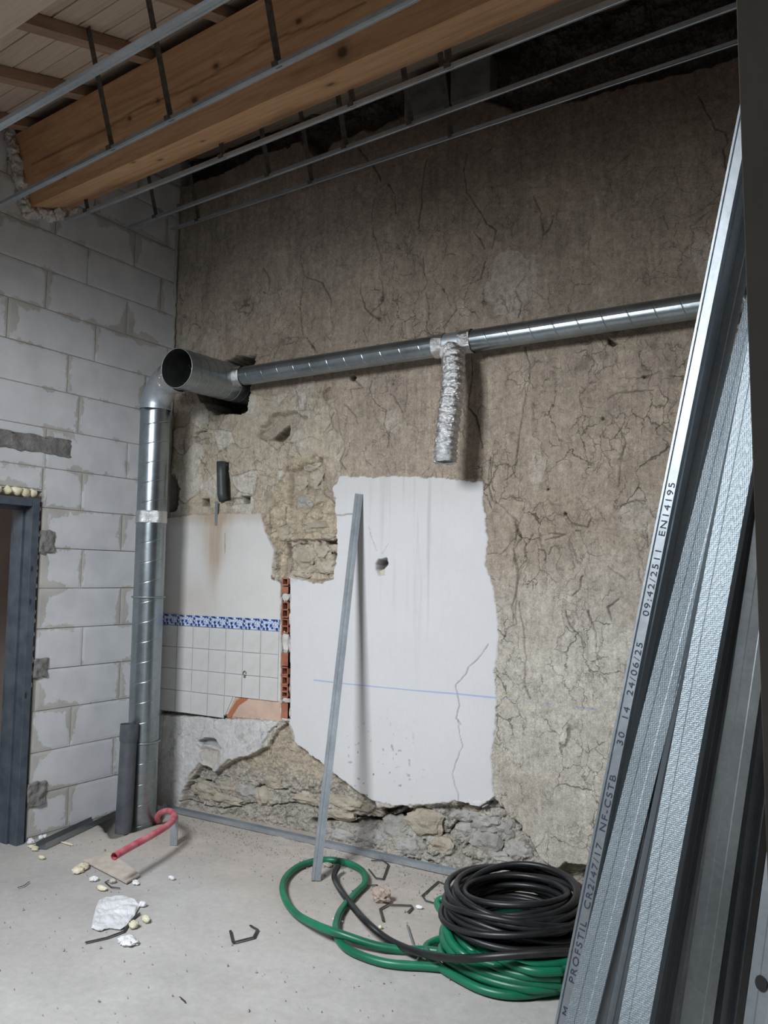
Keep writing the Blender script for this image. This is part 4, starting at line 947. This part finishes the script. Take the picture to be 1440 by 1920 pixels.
# stub of dark pipe in the wall
mb = MB(); A_ = ony(415, 866, YW-.0); B_ = ony(417, 938, YW-.0); V, Fc = tube([A_, A_+(B_-A_)*.3, A_+(B_-A_)*.85, B_+np.array([.012, 0, 0])], .034, 20, True); mb.add(V, Fc)
st = mb.build('pipe_stub', M['pvcdark'], smooth=True); tag(st, 'short dark plastic pipe set upright in the broken old wall above the tiles', 'pipe')
mb = MB(); V, Fc = prism([(-.011, -.002), (.011, -.002), (.011, .002), (-.011, .002)], ony(406, 940, YW-.020), ony(405, 985, YW-.016), np.array([1., 0, 0]), np.array([0, 1., 0])); mb.add(V, Fc)
tag(mb.build('strap_tail', M['galv']), 'short bent metal strip hanging below the dark pipe stub', 'metal strip')

# ================================================================== LOW LEFT CORNER
# grey waste pipe standing against the riser
pb = np.array([-4.005, 3.585, 0.0]); ptp = ony(241, 1357, 3.63)
pbp = onz(222, 1560); pb = np.array([pbp[0]+.01, pbp[1]+.03, -.01])
ptp = ony(243, 1357, pb[1]+.035)
ax_ = unit(ptp-pb)
wp = empty('waste_pipe', tuple(pb), 'dark grey plastic pipe standing open-topped in front of the duct riser', 'pipe')
mb = MB(); V, Fc = tube([pb, ptp-ax_*.10], .052, 28, False); mb.add(V, Fc); mb.build('pipe', M['pvc'], wp, True)
mb = MB(); V, Fc = tube([ptp-ax_*.115, ptp-ax_*.10, ptp], .052, 28, False, lambda i, j: (.052, .0575, .0575)[i]); mb.add(V, Fc); V, Fc = tube([ptp-ax_*.10, ptp], .053, 28, False); mb.add(V, [tuple(reversed(f)) for f in Fc])
mb.build('socket', M['pvc'], wp, True)
mb = MB(); N_ = unit(np.cross(ax_, (1, 0, 0))); B2 = np.cross(ax_, N_); mb.add([ptp-ax_*.09+(N_*math.cos(a)+B2*math.sin(a))*.053 for a in np.linspace(0, 2*math.pi, 20, endpoint=False)], [tuple(range(20))]); mb.build('inside', M['darkhole'], wp)
# pink conduit
pts = [onz(300, 1546, -.10), onz(297, 1541, .0), onz(295, 1532, .055), onz(303, 1523, .10), onz(318, 1521, .14), onz(327, 1531, .165), onz(318, 1545, .17), onz(285, 1566, .175), onz(245, 1588, .175), onz(214, 1606, .175)]
P = catmull(pts, 7); mb = MB(); V, Fc = tube(P, .0185, 16, False); mb.add(V, Fc); V, Fc = tube(P, .0155, 16, False); mb.add(V, [tuple(reversed(f)) for f in Fc])
n_p = len(P); tag(mb.build('conduit', M['pink'], smooth=True), 'dusty pink plastic conduit curling up out of the floor by the corner', 'conduit')
# short upright steel piece under the conduit
b0 = onz(325, 1585); mb = MB(); sec2 = offset_open([(-.022, .012), (-.022, 0), (.022, 0), (.022, .012)], .0015)
V, Fc = prism(sec2, b0+np.array([0, 0, 0]), b0+np.array([-.01, .01, .175]), unit((.86, .51, 0)), unit((-.51, .86, 0))); mb.add(V, Fc)
tag(mb.build('steel_offcut', M['galv']), 'short upright offcut of galvanised channel holding up the pink conduit', 'metal offcut')
# floor track along the old wall
A_ = onz(297, 1517); B_ = onz(872, 1650); A_ = np.array([A_[0], 4.092, .0]); B_ = np.array([-1.885, 4.078, .0])
sec3 = offset_open([(-.024, .028), (-.024, .002), (.024, .002), (.024, .028)], .0014)
V, Fc = prism(sec3, A_, B_, unit(np.cross(B_-A_, (0, 0, 1))), np.array([0, 0, 1.])); mb = MB(); mb.add(V, Fc)
tag(mb.build('floor_track', M['galv']), 'galvanised steel track lying along the foot of the old wall', 'metal track')
# loose track by the block wall
A_ = onz(76, 1592); B_ = onz(213, 1527); A_[2] = B_[2] = .001
sec4 = offset_open([(-.035, .035), (-.035, 0), (.035, 0), (.035, .035)], .0014)
V, Fc = prism(sec4, A_, B_, unit(np.cross(B_-A_, (0, 0, 1))), np.array([0, 0, 1.])); mb = MB(); mb.add(V, Fc)
tag(mb.build('floor_track', M['studgrey']), 'loose dusty grey steel track lying at the foot of the block wall', 'metal track')
# leaning stud
foot = onz(592, 1652); topp = ony(673, 926, YW-.026); ax_ = unit(topp-foot); foot = foot+np.array([0, 0, .002])
xd = unit(np.cross(ax_, unit(CAM-foot))); xd = -xd if xd@rt < 0 else xd; yd = np.cross(ax_, xd); yd = yd if yd@(CAM-foot) < 0 else -yd
th_ = math.radians(6); xr = xd*math.cos(th_)+yd*math.sin(th_); yr = -xd*math.sin(th_)+yd*math.cos(th_)
secS = offset_open([(.010, .020), (.024, .020), (.024, 0), (.006, 0), (.004, .003), (-.006, .003), (-.008, 0), (-.022, 0), (-.022, .020), (-.014, .020)], .0012)
V, Fc = prism(secS, foot, topp, xr, yr); mb = MB(); mb.add(V, Fc)
tag(mb.build('leaning_stud', M['galv']), 'single galvanised channel leaning against the white plaster of the old wall', 'metal stud')

# ================================================================== HOSE COILS
def coil(name, cx, cy, R0, R1, z0, z1, turns, r, seed, material, tilt=(0, 0), nseg=40, zj=.012):
    rn = random.Random(seed); P = []
    layers = max(1, int((z1-z0)/(r*1.75)))
    lay_t = turns/layers; ph = rn.random()*6; N = int(turns*nseg)
    ex = [rn.uniform(-.03, .03) for _ in range(turns+3)]; ey = [rn.uniform(-.02, .02) for _ in range(turns+3)]; er = [rn.uniform(-.014, .014) for _ in range(turns+3)]; ez = [rn.uniform(-zj, zj) for _ in range(turns+3)]
    tl = [rn.uniform(0, 6.28) for _ in range(turns+3)]; ta = [rn.uniform(0, .045) for _ in range(turns+3)]
    for i in range(N):
        t_ = i/nseg; k = int(t_); f_ = t_-k; f_ = f_*f_*(3-2*f_)
        L = lambda a: a[k]*(1-f_)+a[k+1]*f_
        lay = t_/lay_t; li = int(lay); fr = lay-li; fr = fr if li % 2 == 0 else 1-fr
        R = R0+(R1-R0)*fr+L(er); a = 2*math.pi*t_+ph
        z = z0+r+(z1-z0-2*r)*min(1, (t_/turns))+L(ez)+L(ta)*math.sin(a+L(tl))
        x = cx+L(ex)+R*math.cos(a); y = cy+L(ey)+R*math.sin(a)
        z += tilt[0]*(x-cx)+tilt[1]*(y-cy)
        P.append((x, y, max(z, r+.001)))
    V, Fc = tube(P, r, 9); return P, V, Fc
gc = onz(985, 1770, .05); bc = onz(968, 1706, .20)
def zoomp(L, z, o=(500, 1500), s=2.4): return [onz(o[0]+x/s, o[1]+y/s, z if not isinstance(z, (list, tuple)) else z[i]) for i, (x, y) in enumerate(L)]
rg = .0175; rk = .0145
P, V, Fc = coil('g', gc[0], gc[1], .36, .24, 0, .10, 12, rg, 3, M['green']); mb = MB(); mb.add(V, Fc)
# loose loop on the floor, one end from the coil and back
loop = zoomp([(1230, 800), (1080, 790), (930, 770), (760, 752), (560, 737), (430, 702), (345, 655), (312, 590), (330, 505), (395, 425), (443, 372), (430, 320), (370, 286), (290, 270), (210, 276), (130, 307), (78, 362), (78, 432), (130, 510), (230, 566), (330, 602), (480, 652), (600, 672), (720, 676), (830, 690), (960, 720), (1100, 760)],
             [.05, .03, .02]+[.018]*8+[.02]*8+[.05, .055, .03, .02, .02, .03, .05, .07])
V, Fc = tube(catmull(loop, 8), rg, 10); mb.add(V, Fc)
for L, z in (([(1310, 858), (1120, 878), (980, 856), (860, 800), (770, 742), (722, 690), (728, 650), (800, 625), (900, 640)], .02), ([(1300, 845), (1170, 850), (1000, 812), (850, 745), (790, 700), (790, 660), (830, 640), (960, 660)], .045),
             ([(1320, 800), (1150, 790), (1000, 740), (880, 660), (820, 600), (860, 560), (960, 560)], .09), ([(1330, 770), (1200, 770), (1060, 720), (940, 640), (880, 580), (930, 545), (1040, 560)], .12),
             ([(980, 600), (870, 565), (830, 545), (790, 505), (768, 468), (785, 447), (850, 440), (950, 470)], [.10, .09, .08, .06, .05, .06, .08, .1]), ([(1230, 672), (1150, 655), (1040, 640), (940, 615), (900, 580), (905, 560), (950, 570), (1060, 620)], .15)):
    V, Fc = tube(catmull(zoomp(L, z), 8), rg, 10); mb.add(V, Fc)
for i, (sx, sy) in enumerate([(812, 556), (845, 540), (880, 556), (905, 562), (930, 574), (955, 584), (975, 590), (1005, 604), (1030, 612), (1290, 655), (1340, 650)]):
    k_ = i*4; zz_ = .15-.006*i
    if i < 9: L = [(sx+35, sy-4), (sx, sy), (sx+4+k_, sy+40), (sx+30+k_, sy+95), (sx+90+k_, sy+150-i*3), (sx+190+k_, sy+200-i*9), (1340, 845-i*16)]; Zs = [zz_-.03, zz_, zz_-.01, zz_-.03, zz_-.05, .06, .05]
    else: L = [(sx-20, sy-10), (sx, sy), (sx+12, sy+30), (sx+60, sy+60)]; Zs = [.12, .14, .12, .1]
    V, Fc = tube(catmull(zoomp(L, Zs), 7), rg, 10); mb.add(V, Fc)
o = mb.build('hose_coil', M['green'], smooth=True); tag(o, 'coil of bright green hose lying on the floor with a loose loop spread leftwards', 'hose')
P, V, Fc = coil('k', bc[0], bc[1], .31, .21, 0.15, .285, 26, rk*.93, 8, M['black'], tilt=(.0, .03), zj=.014)
mb = MB(); mb.add(V, Fc)
V, Fc = tube(catmull(zoomp([(322, 296), (304, 345), (330, 402), (380, 470), (440, 540), (520, 610), (600, 655), (700, 690), (820, 711), (930, 712), (1050, 703), (1200, 692), (1350, 684), (1440, 690)], [.05, .02, .02, .03, .065, .04, .035, .06, .10, .14, .17, .19, .20, .20]), 8), rk+.001, 10); mb.add(V, Fc)
o = mb.build('hose_coil', M['black'], smooth=True); tag(o, 'thick coil of black cable stacked on top of the green hose', 'cable')
q0 = onz(500+322/2.4, 1500+280/2.4, .03); mb = MB(); V, Fc = tube([q0+np.array([.028*math.cos(a), .01*math.sin(3*a), .028*math.sin(a)]) for a in np.linspace(0, 11, 40)], .0016, 5); mb.add(V, Fc)
tag(mb.build('wire_tie', M['brass']), 'thin wire tie binding the black cable end to the green hose', 'wire')

# ================================================================== THINGS ON THE FLOOR
def bent(pts, r, label, cat, material=None, z=.006, group='bent black clips on the floor', o=(0, 0), s=1.0, name='bent_clip', flat=.5):
    P = [onz(o[0]+x/s, o[1]+y/s, z) for x, y in pts]
    out = [P[0]]
    for a, b_ in zip(P[:-1], P[1:]):
        for t_ in (.06, .5, .94, 1): out.append(a+(b_-a)*t_)
    mb = MB(); V, Fc = tube(out, r, 6); V = [np.array([v[0], v[1], max(.0005, z+(v[2]-z)*flat)]) for v in V]; mb.add(V, Fc)
    return tag(mb.build(name, material or M['clip']), label, cat, group)
Zc = dict(o=(500, 1500), s=2.4)
bent([(470, 272), (520, 270), (548, 290), (525, 355), (490, 350), (460, 312)], .0055, 'black bent clip lying nearest the floor track, right of the leaning channel', 'clip', **Zc)
bent([(385, 410), (455, 385), (497, 382), (503, 412)], .005, 'black hooked clip touching the top of the pinkish stone', 'clip', **Zc)
bent([(525, 545), (510, 490), (545, 470), (650, 474), (655, 485), (635, 505)], .006, 'long black bent clip in front of the pinkish stone', 'clip', **Zc)
bent([(840, 395), (772, 366), (700, 430), (715, 452), (750, 462)], .0055, 'black bent clip lying left of the black cable coil', 'clip', **Zc)
bent([(632, 562), (660, 650), (690, 700), (670, 728), (600, 722)], .005, 'dark bent clip crossed by the loose black cable', 'clip', material=M['studgrey'], **Zc)
bent([(432, 1745), (437, 1767), (476, 1757), (483, 1743), (469, 1735)], .0065, 'black bent clip alone in the middle of the bare floor', 'clip')
bent([(213, 1646), (197, 1654), (208, 1663), (225, 1665)], .004, 'thin bent black clip around a foam crumb beside the dusty board', 'clip')
bent([(160, 1767), (200, 1758), (232, 1746), (246, 1725), (262, 1712)], .006, 'long thin black strip curving out from under the white sheet', 'strip', group='', name='black_strip')
bent([(33, 1664), (44, 1661), (55, 1653)], .003, 'tiny dark bent nail on the floor at the far left', 'nail', group='', name='nail')
bent([(337, 1869), (342, 1873), (347, 1878)], .003, 'tiny dark nail on the bare floor near the bottom', 'nail', group='', name='nail')
for o in list(bpy.data.objects):
    if o.get('group') == '': del o['group']
def crumb(px, py, rad, label, material, seed, cat='foam crumb', n=1, name='foam_crumb', amp=.4, sub=3):
    c0 = onz(px, py); mb = MB(); rn = random.Random(seed)
    for i in range(n):
        d = np.array([rn.uniform(-1, 1)*rad[0]*.8, rn.uniform(-1, 1)*rad[1]*.8, 0]) if n > 1 else np.zeros(3)
        k = .7 if n > 1 else 1
        lump(mb, c0+d+np.array([0, 0, rad[2]*k*.75]), tuple(r*k for r in rad), seed+i*2.1, sub, amp, 2)
    for v in mb.V: v[2] = max(v[2], .0)
    return tag(mb.build(name, material, smooth=True), label, cat, 'bits of foam on the floor' if name == 'foam_crumb' else None) if name == 'foam_crumb' else tag(mb.build(name, material), label, cat)
Y = M['foamy']; Wh = M['foamb']
crumb(155, 1632, (.035, .045, .022), 'pale yellow hollow foam lump touching the corner of the dusty board', Y, 3, n=5)
crumb(170, 1652, (.026, .024, .018), 'round white foam crumb below the yellow foam lump', Wh, 5, n=2)
crumb(190, 1668, (.036, .016, .012), 'cream sliver of foam beside the thin bent clip', Y, 7)
crumb(211, 1655, (.018, .016, .012), 'small beige foam crumb inside the thin bent clip', M['board'], 8)
crumb(256, 1658, (.030, .016, .013), 'white foam crumb at the near corner of the dusty board', Wh, 9, n=2)
crumb(320, 1648, (.020, .014, .014), 'small white crumb alone right of the dusty board', Wh, 11, n=2)
crumb(265, 1701, (.016, .020, .020), 'small white foam crumb behind the right edge of the white sheet', Wh, 13, n=2)
crumb(252, 1735, (.026, .028, .024), 'yellowish double foam lump touching the black strip', Y, 15, n=3)
crumb(270, 1727, (.028, .018, .020), 'cream foam lump right of the yellowish double lump', Y, 17, n=2)
crumb(243, 1768, (.040, .030, .016), 'star-shaped white foam scrap in front of the white sheet', Wh, 21, n=7, amp=.6)
crumb(77, 1572, (.022, .018, .020), 'white foam crumb close to the block wall beside the door frame', Wh, 23, n=2)
crumb(55, 1580, (.030, .018, .018), 'white foam lump behind the end of the loose track', Wh, 25, n=3)
crumb(62, 1592, (.038, .020, .014), 'pale yellow foam lump in front of the loose track', Y, 27, n=3)
crumb(78, 1610, (.030, .012, .010), 'long cream foam sliver at the end of the loose track', Y, 29)
crumb(126, 1583, (.050, .008, .006), 'thin cream foam sliver lying along the loose track', Y, 31)
crumb(610, 1622, (.040, .018, .010), 'mossy yellow crumbs on the floor left of the leaning channel', M['ochre'], 33, cat='debris', n=4)
crumb(713, 1741, (.010, .008, .008), 'tiny yellow bit on the floor inside the green hose loop', Y, 37)
crumb(790, 1704, (.026, .012, .012), 'white scrap beside the green hose left of the black cable coil', Wh, 39, n=2)
crumb(633, 1728, (.030, .008, .008), 'white scrap half under the green hose crossing', Wh, 41)
c0 = onz(715, 1690); mb = MB(); lump(mb, c0+np.array([0, 0, .030]), (.050, .036, .034), 44, 3, .42, 1.7)
tag(mb.build('stone', M['stone']), 'pinkish broken stone lying inside the green hose loop', 'stone')
# dusty board
P = [onz(156, 1617), onz(237, 1659), onz(262, 1645), onz(240, 1626), onz(205, 1603)]
mb = MB(); n = 5; mb.add([p+np.array([0, 0, .004]) for p in P]+[p+np.array([0, 0, .016]) for p in P], [tuple(reversed(range(n))), tuple(range(n, 2*n))]+[(i, (i+1) % n, n+(i+1) % n, n+i) for i in range(n)])
tag(mb.build('board_offcut', M['board'], bevel=.002), 'thin dust-covered board offcut lying flat on the floor', 'board')
# crumpled white sheet
ol = [(186, 1690), (200, 1684), (232, 1683), (252, 1690), (262, 1699), (252, 1718), (240, 1735), (226, 1745), (205, 1742), (186, 1748), (172, 1742), (176, 1722), (180, 1705)]
P = [onz(*p) for p in ol]; cen_ = sum(P)/len(P); V = [cen_+np.array([0, 0, .010])]; Fc = []; nr = 16; k = len(P)
Pd = [P[i]+(P[(i+1) % len(P)]-P[i])*t_ for i in range(len(P)) for t_ in (0, .25, .5, .75)]; k = len(Pd)
for r_ in range(1, nr+1):
    for i, p in enumerate(Pd):
        q_ = cen_+(p-cen_)*(r_/nr); zz = .003+.020*abs(mnoise.noise(Vector((q_[0]*7+q_[1]*5, q_[1]*9-q_[0]*6, 3))))+.009*abs(mnoise.noise(Vector((q_[0]*18, q_[1]*24, 5))))+.004*mnoise.noise(Vector((q_[0]*60, q_[1]*60, 5)))
        q_ = np.array([q_[0], q_[1], max(.004, zz) if r_ < nr else .003+.008*abs(mnoise.noise(Vector((i*.6, 0, 1))))]); V.append(q_)
for i in range(k): Fc.append((0, 1+i, 1+(i+1) % k))
for r_ in range(nr-1):
    for i in range(k): a = 1+r_*k+i; b_ = 1+r_*k+(i+1) % k; Fc.append((a, a+k, b_+k, b_))
o = obj('crumpled_sheet', mesh('crumpled_sheet', V, Fc, M['cloth'], False)); m = o.modifiers.new('s', 'SOLIDIFY'); m.thickness = .003; tag(o, 'crumpled white plastic sheet scrap lying flat on the floor', 'sheet')
# grit along the foot of the wall: nobody could count it
mb = MB(); rn = random.Random(12)
for i in range(1500):
    if rn.random() < .75: x = rn.uniform(-3.9, -1.4); y = 4.05-abs(rn.gauss(0, .22)); 
    else: x = rn.uniform(-4.1, -1.0); y = rn.uniform(2.0, 4.0)
    r_ = rn.uniform(.0015, .005)*(1.6 if rn.random() < .06 else 1)
    a = rn.random()*6; V = [(x+r_*math.cos(a+q*2.1), y+r_*math.sin(a+q*2.1), .0) for q in range(3)]+[(x, y, r_*1.3)]
    mb.add(V, [(0, 1, 3), (1, 2, 3), (2, 0, 3)])
o = mb.build('grit', M['greyrub']); o['kind'] = 'stuff'; tag(o, 'fine grit and plaster crumbs scattered over the floor along the wall', 'grit')

# ================================================================== BUNDLE OF METAL PROFILES, RIGHT
def leaning(name, xa, xb, dA, dB, label, width=.047, dep=.017, ang=0, material='stud', zt=None, lips=True, kind='web', length=3.0):
    """left edge passes picture points (xa,960) and (xb,1858) at depths dA,dB"""
    A_ = atd(xa, 960, dA); B_ = atd(xb, 1858, dB); ax = unit(A_-B_)
    foot = B_-ax*(B_[2]/ax[2]); topq = foot+ax*length
    v_ = unit(atd((xa+xb)/2, 1400, 1)-CAM); xd = unit(np.cross(v_, ax)); xd = xd if xd@rt > 0 else -xd; yd = np.cross(ax, xd); yd = yd if yd@v_ > 0 else -yd
    c_, s_ = math.cos(math.radians(ang)), math.sin(math.radians(ang)); X_ = xd*c_+yd*s_; Y_ = -xd*s_+yd*c_
    if kind == 'web':
        L = [(.006, dep), (.0, dep), (0, 0), (width*.30, 0), (width*.34, .0006), (width*.66, .0006), (width*.70, 0), (width, 0), (width, dep), (width-.006, dep)]
    else:   # flange towards us, open side to the left: the lip shows as a groove
        L = [(.0, .010), (.0, .0), (.004, .0), (.004, .004), (.007, .004), (.007, 0), (.007+dep, 0), (.007+dep, width*.3), (.009+dep, width*.34), (.009+dep, width*.66), (.007+dep, width*.7), (.007+dep, width), (.007, width), (.0, width), (.0, width-.010)]
    sec_ = offset_open(L, .0009)
    mb = MB(); V, Fc = prism(sec_, foot, topq, X_, Y_); mb.add(V, Fc)
    o = mb.build(name, M[material]); tag(o, label, 'metal profile', 'bundle of leaning metal profiles')
    return foot, ax, X_, Y_, o
tp = leaning('metal_profile', 1233, 1052, 1.46, 1.44, 'leftmost profile of the leaning bundle, with blue printed lettering along it', kind='flange', ang=-24, material='galv')
leaning('metal_profile', 1298, 1073, 1.42, 1.34, 'broad knurled profile just right of the lettered one', ang=-8)
leaning('metal_profile', 1342, 1171, 1.34, 1.24, 'brightest pale profile of the leaning bundle', ang=-26, material='stud', width=.047)
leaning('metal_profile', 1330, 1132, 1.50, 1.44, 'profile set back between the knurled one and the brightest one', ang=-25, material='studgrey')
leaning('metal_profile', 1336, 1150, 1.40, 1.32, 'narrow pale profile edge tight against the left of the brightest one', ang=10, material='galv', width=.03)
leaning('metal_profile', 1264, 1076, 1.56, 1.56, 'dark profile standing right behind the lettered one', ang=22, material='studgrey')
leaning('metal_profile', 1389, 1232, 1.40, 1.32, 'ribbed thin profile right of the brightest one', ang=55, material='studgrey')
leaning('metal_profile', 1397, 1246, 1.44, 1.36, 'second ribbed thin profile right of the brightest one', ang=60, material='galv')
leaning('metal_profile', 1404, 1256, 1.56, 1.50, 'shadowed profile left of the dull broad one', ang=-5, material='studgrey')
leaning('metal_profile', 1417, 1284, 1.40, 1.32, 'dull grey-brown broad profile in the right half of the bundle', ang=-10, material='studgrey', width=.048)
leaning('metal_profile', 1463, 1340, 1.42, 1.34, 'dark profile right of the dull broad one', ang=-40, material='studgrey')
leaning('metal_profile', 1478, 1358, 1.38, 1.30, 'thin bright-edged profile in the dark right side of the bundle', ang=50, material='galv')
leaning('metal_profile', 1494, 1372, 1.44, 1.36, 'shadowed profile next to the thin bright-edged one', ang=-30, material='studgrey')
o_ = leaning('metal_profile', 1524, 1402, 1.28, 1.20, 'bright profile with a round black hole at the bottom right corner', ang=-25, material='galv')
# the hole in it
ft, ax, X_, Y_, ob = o_
B_ = atd(1402, 1858, 1.20); c0 = B_+X_*.018-Y_*.0015+ax*.02
mb = MB(); mb.add([c0+X_*.009*math.cos(a)+ax*.011*math.sin(a) for a in np.linspace(0, 2*math.pi, 20, endpoint=False)], [tuple(range(20))]); mb.build('round_hole', M['darkhole'], ob)
# smudge is dried mortar on the brightest profile
# lettering along the first profile
ft, ax, X_, Y_, ob = tp
def lettering(txt, py0, size):
    x0 = 1052+(1858-py0)*(1233-1052)/898.
    base = atd(x0, py0, 1.45)
    # project onto the profile axis
    s0 = (base-ft)@ax
    cu = bpy.data.curves.new('lettering', 'FONT'); cu.body = txt; cu.size = size; cu.space_character = 1.25
    t_ = bpy.data.objects.new('lettering', cu); COL.objects.link(t_)
    dg = bpy.context.evaluated_depsgraph_get(); me = bpy.data.meshes.new_from_object(t_.evaluated_get(dg)); bpy.data.objects.remove(t_)
    q = ft+ax*s0+X_*.0215-Y_*.0006
    V = [q+ax*v.co.x*1.35-X_*v.co.y for v in me.vertices]; Fc = [tuple(p.vertices) for p in me.polygons]
    m2 = mesh('lettering', V, Fc, M['ink']); o = obj('lettering', m2, ob, kind='stuff'); return o
for txt, py in (('M', 1890), ('PROFSTIL  CR2/47/17  NF-CSTB', 1830), ('30  14', 1392), ('24/06/25', 1300), ('09:42/25', 1152), ('11', 1050), ('EN14195', 1003)):
    lettering(txt, py, .0165)
# out-of-focus upright close to the camera on the right
mb = MB(); A_ = atd(1380, 0, .62); B_ = atd(1436, 1560, .62); ax = unit(A_-B_); foot = B_-ax*(B_[2]/ax[2]); topq = foot+ax*2.45
v_ = unit(atd(1400, 900, 1)-CAM); xd = unit(np.cross(v_, ax)); xd = xd if xd@rt > 0 else -xd; yd = np.cross(ax, xd); yd = yd if yd@v_ > 0 else -yd
th_ = math.radians(-14); X_ = xd*math.cos(th_)+yd*math.sin(th_); Y_ = -xd*math.sin(th_)+yd*math.cos(th_)
sec5 = offset_open([(.012, .045), (0, .045), (0, 0), (.07, 0), (.07, .045), (.058, .045)], .0016)
V, Fc = prism(sec5, foot, topq, X_, Y_); mb.add(V, Fc); up_ = mb.build('upright_stud', M['upright'], bevel=.0006)
tag(up_, 'dark upright steel stud closest to the camera at the right edge', 'metal stud')
